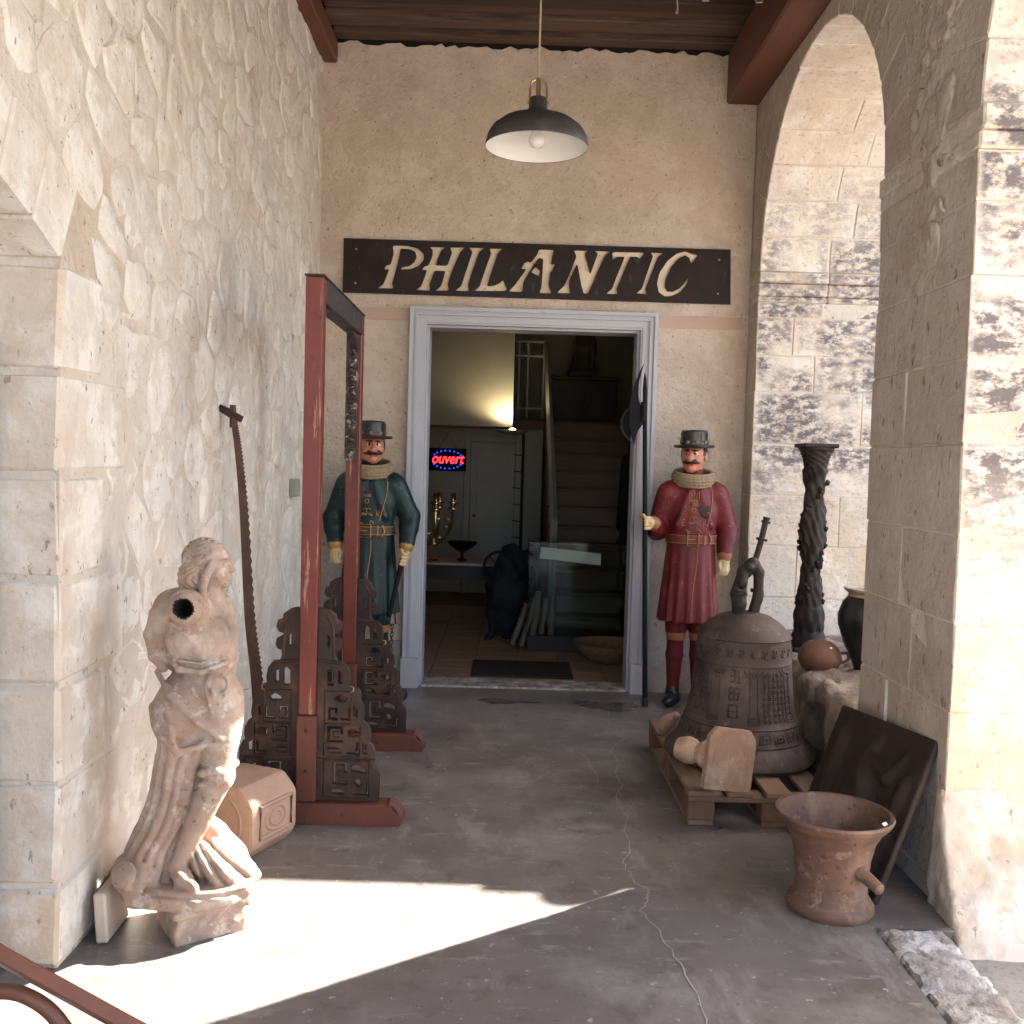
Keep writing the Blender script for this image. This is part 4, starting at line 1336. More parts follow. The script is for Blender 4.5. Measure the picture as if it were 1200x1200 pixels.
# ---- two-man saw against the left wall
sw = thing('pit_saw', 'long rusty toothed saw leaning upright on the left wall', 'saw', (-1.0, 4.2, 0))
cl = [(-.02, .02), (-.055, .474), (-.09, .75), (-.122, 1.20), (-.148, 1.45), (-.172, 1.60)]
wd = [.026, .024, .021, .017, .014, .012]
L_, R_ = [], []
P_ = curve_pts([(a, b, c) for (a, b), c in zip(cl, wd)], 24)
for i, (x, z, h) in enumerate(P_):
    L_.append((x - h, z))
    R_.append((x + h + (.006 if i % 2 else 0), z))
vs, fs = [], []
for (l, r) in zip(L_, R_):
    vs += [(l[0], -.0015, l[1]), (r[0], -.0015, r[1]), (l[0], .0015, l[1]), (r[0], .0015, r[1])]
for i in range(len(P_) - 1):
    a, b = 4 * i, 4 * i + 4
    fs += [(a, a + 1, b + 1, b), (a + 2, b + 2, b + 3, a + 3), (a, b, b + 2, a + 2), (a + 1, a + 3, b + 3, b + 1)]
MB().add(vs, fs).build('blade', 'rusty_steel', sw)
MB().tube([(-.172, 0, 1.56), (-.174, 0, 1.655)], [.016, .013], 8).build('tang', 'rusty_steel', sw, smooth=True)
MB().tube([(-.228, -.02, 1.645), (-.21, -.015, 1.635), (-.17, 0, 1.61), (-.135, .01, 1.595)], [.013, .016, .018, .014], 8).build('handle', 'fret_wood', sw, smooth=True)
tag(MB().box(-.02, .02, -.045, .045, -.05, .05).build('switch_box', 'tin_box', bevel=.004), 'small tin switch box on the left wall behind the red stand', 'switch').location = (XL + .02, 5.56, 1.27)
tag(MB().box(-.04, .04, -.012, .012, -.05, .05).build('wall_socket', 'tin_box', bevel=.004), 'small grey socket low on the plaster wall beside the chain', 'socket').location = (-.70, YB - .012, .24)


# ---- painted yeoman figures
def torso_skirt(X, Y, Z):
    t = np.clip((1.03 - Z) / .5, 0, 1)
    rx, ry = .140 + .042 * t, .112 + .042 * t
    th = np.arctan2(Y / ry, X / rx)
    pl = 1 + .05 * t * np.cos(15 * th + .4 * np.sin(3 * th))
    rr = np.sqrt((X / rx) ** 2 + (Y / ry) ** 2)
    d = (rr - pl) * np.minimum(rx, ry) * .9
    return np.maximum(d, np.maximum(.515 - Z, Z - 1.03))


def yeoman(coat, yaw, arms, name, label, loc, rot, belt, trim, stocking):
    t = thing(name, label, 'statue', loc, rot)
    h = .0065
    s = Sdf((-.36, -.27, -.01), (.36, .22, 1.66), h)
    # legs and shoes
    for sx in (-1, 1):
        s.cap((sx * .068, 0, .60), (sx * .07, 0, .47), .072, .066, .02, 0)
        s.cap((sx * .07, 0, .445), (sx * .07, 0, .43), .060, .060, .006, 7)
        s.chain([(sx * .07, .0, .41), (sx * .072, .012, .30), (sx * .075, .01, .10)], [.05, .052, .036], .012, 2)
        s.ell((sx * .09, -.05, .036), (.045, .115, .036), .015, 3, rot=(0, 0, sx * 28))
        s.ell((sx * .078, .01, .06), (.042, .05, .06), .015, 3)
    s.put(torso_skirt, (-.2, -.17, .51), (.2, .17, 1.04), .006, 0)
    # trunk
    s.ell((0, 0, 1.18), (.160, .112, .19), .03, 0)
    s.ell((0, -.015, 1.07), (.140, .114, .10), .03, 0)
    s.cap((-.125, 0, 1.305), (.125, 0, 1.305), .062, .062, .04, 0)
    s.cap((0, 0, 1.32), (0, 0, 1.40), .085, .06, .03, 0)
    s.cap((-.03, -.09, 1.30), (-.10, -.095, 1.10), .02, .02, .02, 0)
    s.cap((.03, -.09, 1.30), (.10, -.095, 1.10), .02, .02, .02, 0)
    # arms
    for sx, a in arms.items():
        sh, el, wr, hd_ = a['sh'], a['el'], a['wr'], a['hand']
        s.chain([sh, el], [.068, .060], .03, 0)
        s.chain([el, wr], [.062, .048], .02, 0)
        s.ell(tuple(np.array(el) * .6 + np.array(wr) * .4), (.060, .06, .055), .02, 0)
        d = np.array(hd_) - np.array(wr)
        d = d / np.linalg.norm(d)
        wr = np.array(wr)
        s.cap(wr + d * .018, wr + d * .020, .046, .046, .003, 7)
        s.cap(wr + d * .03, np.array(hd_), .027, .03, .01, 4)
        s.ell(hd_, (.030, .032, .036), .012, 4)
        for f in a['fingers']:
            s.chain(f, [.0115, .0115, .010][:len(f)] if len(f) <= 3 else .0105, .002, 4)
    # head, turned on the neck
    ca, sa = math.cos(R(yaw)), math.sin(R(yaw))
    Hh = lambda x, y, z: (x * ca - y * sa, x * sa + y * ca, z)
    he = lambda c, r, k=.012, m=1, rz=0: s.ell(Hh(*c), r, k, m, rot=(0, 0, yaw + rz))
    hc = lambda a, b, ra, rb, k=.01, m=1: s.cap(Hh(*a), Hh(*b), ra, rb, k, m)
    hc((0, 0, 1.38), (0, 0, 1.48), .05, .05, .02)
    he((0, 0, 1.53), (.069, .080, .085), .02)
    he((0, -.022, 1.478), (.056, .062, .062), .03)
    he((0, -.07, 1.437), (.026, .020, .018), .02)
    for sx in (-1, 1):
        he((sx * .036, -.055, 1.495), (.026, .024, .024), .02)
        he((sx * .072, .005, 1.515), (.010, .02, .03), .006)
        he((sx * .066, .015, 1.53), (.012, .045, .05), .004, 6)
        he((sx * .028, -.070, 1.5285), (.0125, .0115, .0075), .001, 8)
        he((sx * .026, -.0795, 1.5290), (.0075, .006, .0075), .0005, 9)
        hc((sx * .014, -.079, 1.5485), (sx * .045, -.067, 1.5475), .0055, .004, .003, 6)
        hc((sx * .004, -.093, 1.481), (sx * .028, -.088, 1.479), .012, .0125, .004, 6)
        hc((sx * .028, -.088, 1.479), (sx * .050, -.068, 1.474), .0115, .005, .004, 6)
    hc((0, -.078, 1.535), (0, -.105, 1.500), .011, .017, .008)
    for sx in (-1, 1):
        he((sx * .014, -.092, 1.497), (.010, .010, .009), .006)
    hc((-.016, -.0845, 1.4605), (.016, -.0845, 1.4605), .006, .006, .002, 10)
    body = s.build('body', [coat, 'skin_paint', stocking, 'shoe_black', 'glove_paint', 'ruff_paint', 'hair_paint', trim, 'eye_white', 'eye_dark', 'lip'], t, relax=1)
    # ruff
    q = MB()
    for k, (rr, zz) in enumerate(((.108, 1.352), (.117, 1.368), (.120, 1.384), (.118, 1.400), (.110, 1.416))):
        N = 96
        q.tube([(rr * (1 + .025 * math.cos(32 * 2 * PI * i / N + k)) * math.cos(2 * PI * i / N), rr * .86 * (1 + .025 * math.cos(32 * 2 * PI * i / N + k)) * math.sin(2 * PI * i / N) - .006,
                 zz + .022 * math.sin(2 * PI * i / N)) for i in range(N)], .0115, 8, closed=True)
    q.build('ruff', 'ruff_paint', t, smooth='all')
    # hat
    Mh = Matrix.Translation((0, 0, 1.572)) @ Matrix.Rotation(R(yaw), 4, 'Z') @ Matrix.Rotation(R(3), 4, 'X')
    hat = MB().lathe([(.0, .0), (.118, -.006), (.124, .002), (.118, .010), (.082, .012), (.077, .03), (.074, .060), (.077, .092), (.070, .099), (0, .103)], 40, M=Mh, ey=1.08).build('hat', 'hat_paint', t, smooth=True)
    MB().lathe([(.083, .014), (.083, .03), (.079, .032), (.079, .014)], 40, caps=False, M=Mh, ey=1.08).build('hat_band', 'hat_paint', hat, smooth=True)
    for i in range(9):
        a = 2 * PI * i / 9 + .3
        MB().lathe([(.012, 0), (.010, .005), (0, .007)], 10, M=Mh @ Matrix.Translation((.083 * math.cos(a), .083 * 1.08 * math.sin(a), .028)) @ Matrix.Rotation(a, 4, 'Z') @ Matrix.Rotation(R(90), 4, 'Y')).build('rosette', 'dull_gold', hat)
        MB().box(-.006, .006, -.004, .004, .034, .085, M=Mh @ Matrix.Rotation(a + .35, 4, 'Z') @ Matrix.Translation((.0755, 0, 0))).build('hat_ribbon', 'hat_paint', hat)
    # belt
    bl = MB().lathe([(.150, .988), (.153, .990), (.153, 1.044), (.150, 1.046)], 48, caps=False, ey=.805, M=Matrix.Translation((0, -.012, 0))).build('belt', belt, t, smooth=True)
    for zz in (.994, 1.040):
        MB().tube([(.1535 * math.cos(a), -.012 + .1535 * .805 * math.sin(a), zz) for a in np.linspace(0, 2 * PI, 48, endpoint=False)], .0028, 6, closed=True).build('belt_edge', trim, bl, smooth='all')
    bx_, by_ = -.012, -.138
    MB().tube([(bx_ - .033, by_, .980), (bx_ + .033, by_, .980), (bx_ + .033, by_, 1.056), (bx_ - .033, by_, 1.056)], .0055, 6, closed=True).build('buckle', trim, bl)
    MB().tube([(bx_ - .033, by_ - .003, 1.018), (bx_ + .012, by_ - .004, 1.018)], .0045, 6).build('buckle_pin', trim, bl)
    for dx in (.06, .085):
        yb = -.012 - .1545 * .805 * math.sqrt(max(0, 1 - (dx / .153) ** 2))
        MB().tube(curve_pts([(dx, yb - .002, .985), (dx + (.014 if dx > .07 else 0), yb, 1.017), (dx, yb - .002, 1.05)], 5), .005, 6).build('belt_loop', trim, bl)
    # braid and badge work on the coat front
    def stitch(nm, lines, mt, r=.0028):
        q = MB()
        for ln in lines:
            q.tube([(x, s.front(x, z) - .0005, z) for (x, z) in ln], r, 5)
        q.build(nm, mt, t, smooth='all')

    stitch('front_braid', [[(.098, 1.335), (.108, 1.30), (.104, 1.24), (.09, 1.16), (.072, 1.09), (.066, 1.06)], [(.04, 1.352), (.098, 1.335)],
                           [(.02, .97), (.022, .90), (.01, .80), (-.004, .68), (-.02, .53)]], trim, .0034)
    cr = [[(-.036, 1.305), (-.040, 1.27), (-.03, 1.245), (.014, 1.245), (.024, 1.27), (.02, 1.305)], [(-.03, 1.25), (.014, 1.25)], [(-.032, 1.236), (.016, 1.236)],
          [(-.036, 1.305), (-.022, 1.28), (-.008, 1.318), (.006, 1.28), (.02, 1.305)], [(-.008, 1.318), (-.008, 1.25)], [(-.03, 1.29), (-.022, 1.262), (-.02, 1.25)], [(.014, 1.29), (.006, 1.262), (.004, 1.25)]]
    stitch('crown_badge', cr, 'violet_paint' if coat == 'coat_green' else trim)
    stitch('crown_band', [[(-.032, 1.228), (.016, 1.228)], [(-.028, 1.220), (.012, 1.220)]], trim)
    fl = []
    for i in range(7):
        a = 2 * PI * i / 6
        fl.append((-.008 + .013 * math.cos(a), 1.192 + .013 * math.sin(a)))
    th_ = [[(-.008, 1.15), (-.008, 1.125)], [(-.03, 1.142), (-.016, 1.152), (-.008, 1.135), (0, 1.152), (.014, 1.142)], [(-.04, 1.11), (-.03, 1.122), (-.008, 1.118), (.016, 1.122), (.026, 1.108)],
           [(-.04, 1.11), (-.008, 1.112)], [(.026, 1.108), (.004, 1.112)]]
    er = [[(-.062, 1.135), (-.078, 1.135), (-.078, 1.10), (-.062, 1.10)], [(-.078, 1.118), (-.066, 1.118)], [(.048, 1.10), (.050, 1.138), (.066, 1.136), (.064, 1.120), (.050, 1.119), (.068, 1.10)],
          [(-.07, 1.175), (-.06, 1.19), (-.052, 1.172), (-.062, 1.162), (-.07, 1.175)], [(-.055, 1.20), (-.064, 1.22)]]
    stitch('chest_embroidery', [fl] + th_ + er, trim, .0032)
    stitch('pocket_badge', [[(-.052, 1.075), (-.044, 1.062), (-.03, 1.064)], [(.012, 1.062), (.02, 1.08), (.036, 1.062)]], trim, .004)
    return t, s


def hang_hand(sx, x, y, z):
    return [[(x + dx, y + dy, z - .015), (x + dx - sx * .003, y + dy - .006, z - .045), (x + dx - sx * .012, y + dy - .004, z - .066)]
            for dx, dy in ((-.022, -.014), (-.007, -.02), (.009, -.02), (.022, -.012))] + [[(x - sx * .025, y - .015, z + .012), (x - sx * .036, y - .022, z - .012), (x - sx * .030, y - .028, z - .032)]]


def grip_hand(c, axis, r, side, spread=.0215, wrist=0):
    """fingers closed round a bar through c; axis is the bar's direction"""
    ax = Vector(axis).normalized()
    u = Vector((side, 0, 0)); u = (u - ax * u.dot(ax)).normalized()
    v = ax.cross(u)
    out = []
    for k in range(4):
        p0 = Vector(c) + ax * ((k - 1.5) * spread)
        rr = r + .011
        out.append([tuple(p0 + u * (rr * math.cos(a)) + v * (rr * math.sin(a))) for a in (R(wrist + 0), R(wrist + 75), R(wrist + 150), R(wrist + 215))])
    p0 = Vector(c) + ax * (2.2 * spread)
    out.append([tuple(p0 + u * ((r + .012) * math.cos(a)) + v * ((r + .012) * math.sin(a))) for a in (R(wrist - 20), R(wrist - 90), R(wrist - 150))])
    return out


# red one, holding the halberd
RP = (1.115, 6.0, 0)
hb0, hb1 = Vector((.853, 5.862, .01)), Vector((.786, 5.862, 1.90))
hd_r = hb0.lerp(hb1, (1.11 - .01) / 1.89) - Vector(RP)
ax_r = (hb1 - hb0).normalized()
gp = (hd_r.x + .030, hd_r.y + .012, 1.11)
arms_r = {-1: dict(sh=(-.150, 0, 1.28), el=(-.205, .03, 1.06), wr=(-.235, -.085, 1.105), hand=gp, fingers=grip_hand(tuple(hd_r), tuple(ax_r), .0155, 1, wrist=-95)),
          1: dict(sh=(.155, 0, 1.28), el=(.225, .02, 1.07), wr=(.205, -.03, .945), hand=(.200, -.04, .885), fingers=hang_hand(1, .200, -.04, .875))}
red, sr = yeoman('coat_red', -24, arms_r, 'yeoman_figure', 'painted wooden guard figure in red coat and black hat right of the doorway', RP, 0, 'belt_red', 'dull_gold', 'stocking_red')
MB().lathe([(.036, 0), (.03, .003), (0, .004)], 9, M=Matrix.Translation((.052, sr.front(.052, 1.19) + .001, 1.19)) @ Matrix.Rotation(R(90), 4, 'X'), mod=lambda r, z, a: r * (1 + .25 * math.sin(3 * a))).build('paint_loss', 'hair_paint', red)
# green one, holding the flail
GP = (-.83, 5.98, 0)
fh0, fh1 = Vector((.218, -.10, .90)), Vector((.140, -.13, .505))
ghd = fh0.lerp(fh1, .12)
arms_g = {1: dict(sh=(.150, 0, 1.28), el=(.235, .02, 1.10), wr=(.228, -.05, .945), hand=(ghd.x + .01, ghd.y + .026, ghd.z + .01), fingers=grip_hand(tuple(ghd), tuple((fh0 - fh1).normalized()), .014, 1, wrist=-95)),
          -1: dict(sh=(-.150, 0, 1.28), el=(-.228, .02, 1.08), wr=(-.205, -.04, .95), hand=(-.20, -.05, .895), fingers=hang_hand(-1, -.20, -.05, .885))}
green, sgn_ = yeoman('coat_green', 14, arms_g, 'yeoman_figure', 'painted wooden guard figure in dark green coat behind the red stand', GP, 0, 'belt_dark', 'gold_paint', 'coat_green')

# halberd
hbt = thing('halberd', 'black halberd with crescent blade held by the red coated figure', 'halberd', tuple(hb0))
d = hb1 - hb0
MB().tube([(0, 0, 0), tuple(d * .5), tuple(d)], [.0155, .0150, .013], 12).build('pole', 'black_paint', hbt, smooth=True)
MB().lathe([(.019, 0), (.019, .05), (.0155, .055)], 12).build('ferrule', 'iron', hbt, smooth=True)
MB().tube([tuple(d), tuple(d + Vector((-.002, 0, .06))), tuple(d + Vector((-.004, 0, .10)))], [.013, .008, .001], 8).build('spike', 'black_paint', hbt, smooth=True)
bo = [(-.075, 2.045), (-.105, 1.985), (-.135, 1.90), (-.153, 1.82), (-.157, 1.74), (-.150, 1.66), (-.135, 1.60), (-.119, 1.555), (-.112, 1.60), (-.098, 1.645), (-.078, 1.675), (-.052, 1.70),
      (-.052, 1.76), (-.082, 1.78), (-.100, 1.82), (-.108, 1.87), (-.103, 1.93), (-.090, 1.99)]
cx_, cz_ = -.118, 1.78
q = MB()
q.prism(bo, -.004, .004, 'y')
q.build('blade', 'black_paint', hbt, bevel=.0025)
MB().tube([(-.012 + d.x * .87, 0, d.z * .90), (-.002 + d.x, 0, d.z * .96)], .02, 10).build('socket', 'black_paint', hbt, smooth=True)

# flail
flt = thing('chain_flail', 'black flail with iron chain and ball hanging from the green figure', 'flail', GP)
MB().tube([tuple(fh0), tuple(fh0.lerp(fh1, .5)), tuple(fh1)], [.014, .015, .013], 10).build('handle', 'black_paint', flt, smooth=True)
rg = fh1 + Vector((.012, 0, -.006))
MB().tube([tuple(rg + Vector(p)) for p in ((-.02, 0, .02), (.022, 0, .03), (.028, 0, -.03), (.006, 0, -.045), (-.016, 0, -.02))], .0055, 8, closed=True).build('ring', 'iron', flt, smooth='all')
c0, c1 = rg + Vector((.008, 0, -.05)), Vector((.152, -.12, .12))
pts = [c0.lerp(c1, i / 14) for i in range(15)] + [Vector((.165, -.12, .098)), Vector((.19, -.12, .085))]
lm = None
for i, p in enumerate(pts):
    if lm is None:
        lk = MB().tube([(.008 * math.cos(a), 0, .0165 * math.sin(a)) for a in np.linspace(0, 2 * PI, 10, endpoint=False)], .0032, 5, closed=True).build('chain_link', 'iron', flt, smooth='all')
        lm = lk.data
    else:
        lk = link(bpy.data.objects.new('chain_link', lm), flt)
    lk.location = p
    lk.rotation_euler = (0, R(10 if i < 15 else 60), R(80 if i % 2 else 8))
MB().lathe([(0, -.038)] + [(.038 * math.cos(R(a)), .038 * math.sin(R(a))) for a in range(-75, 90, 15)] + [(0, .038)], 20, M=Matrix.Translation((.222, -.12, .040))).build('ball', 'iron', flt, smooth='all')

# ---- terracotta statue
ST = (-.93, 2.98, 0)
s = Sdf((-.28, -.20, -.01), (.24, .19, 1.22), .004)


def ridge(ph, n, p=.6):
    """cloth folds: rounded crests with narrow valleys"""
    return np.abs(np.sin(ph * n / 2)) ** p - .62


# plinth and rocky base
s.box((.02, 0, .045), (.105, .105, .05), .003, 0, rot=(0, 0, 28), rd=.006, nz=(.014, 30))
s.box((.02, 0, .092), (.116, .120, .012), .004, 0, rot=(0, 0, 28), rd=.006)
s.put(lambda X, Y, Z: np.maximum(np.sqrt(((X + .015) / .190) ** 2 + (Y / .140) ** 2) - 1 + .30 * vnoise(X, Y, Z, 9, 1), 0) * .15 + np.maximum(np.abs(Z - .122) - .014, 0) - .009
      + .014 * vnoise(X, Y, Z, 25, 2), (-.24, -.2, .07), (.22, .2, .17), .006)
s.put(lambda X, Y, Z: np.maximum(np.sqrt(((X - .01) / .172) ** 2 + (Y / .130) ** 2) - 1, 0) * .15 + np.maximum(np.abs(Z - .148) - .003, 0) - .006, (-.19, -.17, .12), (.2, .17, .18), .003)
# standing leg and foot
s.chain([(.065, -.02, .68), (.078, -.05, .48), (.018, -.045, .345), (-.040, -.045, .20)], [.072, .044, .036, .026], .015)
s.ell((.030, -.045, .39), (.032, .036, .05), .02)
s.chain([(-.040, -.045, .20), (-.015, -.085, .178), (.022, -.115, .166)], [.029, .026, .015], .010)
s.chain([(.035, -.088, .500), (.080, -.092, .508), (.122, -.03, .512)], .013, .003)
s.chain([(.030, -.078, .462), (.075, -.084, .468), (.115, -.03, .472)], .009, .003)
# long drapery over the trailing leg, one folded cloth
zt = [.12, .17, .245, .325, .40, .465, .55, .64, .70]
xc_ = [-.125, -.130, -.126, -.090, -.066, -.050, -.026, .0, .01]
rx_ = [.080, .082, .074, .074, .075, .075, .083, .098, .10]
ry_ = [.085, .080, .068, .066, .068, .072, .080, .090, .092]


def cloth(X, Y, Z):
    xc, rx, ry = np.interp(Z, zt, xc_), np.interp(Z, zt, rx_), np.interp(Z, zt, ry_)
    u, v = (X - xc) / rx, Y / ry
    ph = np.arctan2(v, u) + 1.1 * (.64 - Z) + .25 * np.sin(9 * Z + 2)
    am = np.interp(Z, [.12, .2, .3, .62, .68], [.34, .26, .20, .16, .05])
    d = (np.sqrt(u * u + v * v) - 1 - am * ridge(ph, 13) + .10 * vnoise(X, Y, Z, 10, 8)) * .06
    return np.maximum(d, np.maximum(.13 - Z, Z - .67) * .8)


s.put(cloth, (-.24, -.12, .12), (.13, .12, .68), .006)
# hem curling over the base at the left
s.put(lambda X, Y, Z: (np.sqrt(((X + .165) / .066) ** 2 + ((Y + .03) / .085) ** 2 + ((Z - .180) / .055) ** 2) - 1 - .30 * ridge(np.arctan2(Z - .30, Y + .03 + .6 * (X + .165)), 21)) * .045,
      (-.25, -.13, .11), (-.08, .07, .25), .010)
s.chain([(-.175, .03, .225), (-.208, -.02, .212), (-.205, -.07, .190), (-.17, -.11, .165)], [.010, .015, .014, .010], .008)
# drapery swept out on the right
s.put(lambda X, Y, Z: (np.sqrt(((X - .085) / .108) ** 2 + ((Y + .005) / .085) ** 2 + ((Z - .185 + .45 * (X - .085)) / .062) ** 2) - 1
      - .28 * ridge(np.arctan2(Z - .33, X + .04 + .35 * Y), 26) + .12 * vnoise(X, Y, Z, 12, 4)) * .048, (-.03, -.10, .10), (.20, .09, .32), .010)
s.chain([(.0, .04, .33), (.05, .045, .27), (.12, .04, .21)], [.03, .035, .03], .02)
# hips, scale skirt and overfold
s.ell((.015, 0, .71), (.118, .105, .11), .04)
s.ell((.075, -.02, .64), (.058, .08, .10), .03)
s.ell((-.035, -.040, .675), (.088, .078, .105), .025, rot=(0, 22, 0))
s.chain([(-.108, -.04, .795), (-.055, -.105, .740), (.025, -.122, .665), (.090, -.100, .605)], [.008, .010, .009, .006], .012)
s.chain([(-.118, -.05, .69), (-.075, -.105, .615), (-.030, -.115, .570), (.03, -.105, .585), (.085, -.085, .605)], [.010, .012, .010, .009, .006], .014)
s.chain([(-.060, -.112, .690), (-.045, -.120, .620), (-.035, -.112, .575)], [.006, .009, .007], .010)
s.chain([(-.030, -.124, .668), (.025, -.118, .632), (.085, -.096, .610)], [.004, .007, .004], .006, sub=True)
s.chain([(-.030, -.120, .610), (.02, -.114, .600), (.07, -.096, .600)], [.004, .006, .004], .006, sub=True)
s.chain([(-.10, -.075, .735), (-.082, -.100, .675), (-.070, -.112, .63)], [.004, .008, .006], .008, sub=True)
for k in range(5):
    s.chain([(.045 + .017 * k, -.112 + .015 * k, .765 - .01 * k), (.062 + .014 * k, -.104 + .016 * k, .69), (.070 + .012 * k, -.088 + .016 * k, .62)], .0045, .005)
s.put(lambda X, Y, Z: np.sqrt((np.sqrt((X - .075) ** 2 + (Z - .765) ** 2) - .030) ** 2 + (Y + .085) ** 2) - .005, (.03, -.12, .72), (.12, -.06, .81), .006)
# cuirass and shoulders
s.ell((.03, -.005, .815), (.092, .085, .05), .02)
s.ell((.025, -.01, .90), (.094, .096, .105), .03)
s.ell((-.022, -.045, .915), (.062, .066, .095), .02, rot=(0, 10, 0))
s.chain([(-.075, -.06, .845), (-.03, -.108, .815), (.03, -.110, .806), (.09, -.080, .826), (.118, 0, .84)], [.007, .009, .009, .008, .007], .008)
s.chain([(-.07, -.062, .868), (-.03, -.106, .840), (.03, -.106, .832), (.09, -.076, .850)], .004, .005)
s.cap((-.03, .01, .985), (.055, .03, .975), .052, .048, .03)
s.ell((.080, -.045, .920), (.040, .045, .045), .02)
s.put(lambda X, Y, Z: np.sqrt((np.sqrt((X - .078) ** 2 + (Z - .922) ** 2) - .034) ** 2 + (Y + .075) ** 2) - .006, (.03, -.11, .87), (.13, -.04, .97), .005)
s.put(lambda X, Y, Z: np.sqrt((np.sqrt((X - .080) ** 2 + (Z - .920) ** 2) - .018) ** 2 + (Y + .086) ** 2) - .005, (.03, -.11, .87), (.13, -.04, .97), .005)
s.chain([(-.065, -.095, .955), (-.025, -.118, .925), (.02, -.108, .940), (.035, -.10, .97)], .0035, .003)
# stump of the raised arm with its open socket
s.cap((.0, -.02, .965), (-.006, -.105, 1.0), .066, .048, .02)
s.cap((-.006, -.105, 1.0), (-.008, -.128, 1.003), .046, .045, .004)
s.put(lambda X, Y, Z: np.sqrt((np.sqrt((X + .008) ** 2 + (Z - 1.003) ** 2) - .043) ** 2 + (Y + .128) ** 2) - .010, (-.07, -.15, .94), (.06, -.1, 1.07), .003)
s.cap((-.006, -.06, .99), (-.009, -.17, 1.004), .022, .026, .003, 1, sub=True)
# cloak behind the shoulder
s.ell((-.080, .03, .905), (.066, .075, .125), .012, rot=(0, -8, 0))
s.ell((-.055, .02, .985), (.050, .05, .055), .02)
s.chain([(-.085, -.015, 1.01), (-.125, -.01, .965), (-.142, -.005, .90), (-.125, -.01, .835), (-.092, -.025, .80)], [.012, .014, .015, .015, .012], .010)
s.chain([(-.062, -.055, .985), (-.078, -.060, .91), (-.066, -.07, .84)], [.006, .010, .008], .006, sub=True)
s.chain([(-.105, -.045, .98), (-.112, -.052, .90), (-.100, -.055, .84)], [.008, .014, .010], .012, sub=True)
# neck, head and waved hair
s.chain([(.025, .01, 1.0), (.040, -.004, 1.06)], [.042, .032], .015)
s.ell((.046, -.004, 1.113), (.052, .048, .062), .008)
s.ell((.062, -.008, 1.083), (.035, .037, .040), .015)
s.ell((.084, -.014, 1.055), (.013, .015, .011), .010)
s.cap((.094, -.018, 1.123), (.1035, -.022, 1.101), .0055, .009, .005)
s.ell((.095, -.018, 1.081), (.007, .013, .004), .0015)
s.ell((.094, -.018, 1.071), (.007, .012, .0045), .0015)
s.ell((.089, -.041, 1.118), (.013, .012, .008), .003, sub=True)
s.ell((.083, -.037, 1.117), (.007, .008, .005), .0015)
s.cap((.096, -.026, 1.132), (.076, -.050, 1.131), .005, .0035, .003)
s.ell((.072, -.042, 1.088), (.016, .013, .02), .010)


def hair(X, Y, Z):
    dx, dz = X - .070, Z - 1.175
    rho = np.sqrt(dx * dx + dz * dz)
    ph = np.arctan2(dz, dx) + .22 * np.sin(75 * rho)
    d = (np.sqrt(((X - .018) / .064) ** 2 + (Y / .060) ** 2 + ((Z - 1.132) / .062) ** 2) - 1 - .16 * ridge(ph, 30)) * .055
    return np.maximum(d, np.minimum((X - .072) * .8 + (1.165 - Z) * .9, .05))


s.put(hair, (-.06, -.08, 1.05), (.10, .08, 1.21), .003)
s.put(lambda X, Y, Z: (np.sqrt(((X + .012) / .044) ** 2 + ((Y + .01) / .060) ** 2 + ((Z - 1.075) / .062) ** 2) - 1 - .18 * ridge(X * 40 + 1.2 * np.sin(60 * Z), 7)) * .042, (-.08, -.09, 1.0), (.05, .07, 1.15), .005)
s.chain([(.046, -.050, 1.125), (.036, -.064, 1.09), (.024, -.062, 1.05), (.030, -.050, 1.026)], [.008, .014, .013, .007], .003)
s.D += (.0022 * vnoise(*np.meshgrid(*s.ax, indexing='ij'), 60, 7)).astype(np.float32)
so = s.build('terracotta_statue', ['terracotta_pale', 'terracotta_dark_hole'])
tag(so, 'armless terracotta statue of a draped woman with an open shoulder socket', 'statue').location = ST
so.rotation_euler = (0, 0, R(6))

# cream slab and octagonal block behind it
sb = MB().box(-.018, .018, -.26, .26, 0, .15).build('pale_skirting_slab', 'pale_slab', bevel=.006)
tag(sb, 'cream stone slab on edge against the left wall behind the draped statue', 'slab')
sb.location = (-1.165, 3.10, .001)
sb.rotation_euler = (0, R(-4), R(2))
ob = thing('octagonal_block', 'squat octagonal terracotta block with a paper tag beside the draped statue', 'block', (-.955, 3.62, .0), R(-24))
q = MB()
oc = [(-.15, .05), (-.15, .20), (-.10, .262), (.09, .262), (.15, .20), (.15, .05), (.11, .0), (-.11, .0)]
q.prism(oc, -.13, .13, 'y')
q.build('body', 'terracotta_block', ob, bevel=.014, seg=2)
MB().lathe([(.112, 0), (.108, .008), (.098, .003), (.085, -.004), (0, -.006)], 28, M=Matrix.Translation((-.005, -.131, .13)) @ Matrix.Rotation(R(90), 4, 'X')).build('roundel', 'terracotta_block', ob, smooth=True)
q = MB()
q.tube([(.152, -.09, .075), (.152, .09, .075), (.152, .09, .19), (.152, -.09, .19)], .008, 6, closed=True)
for rr in (.042, .024):
    q.tube([(.151, 1.4 * rr * math.cos(t_), .132 + rr * math.sin(t_)) for t_ in np.linspace(0, 2 * PI, 18, endpoint=False)], .006, 6, closed=True)
kind(q.build('carved_panel', 'terracotta_block', ob, smooth=True), 'stuff')
MB().box(-.06, -.01, -.09, -.055, .2635, .265).build('price_tag', 'paper', ob)

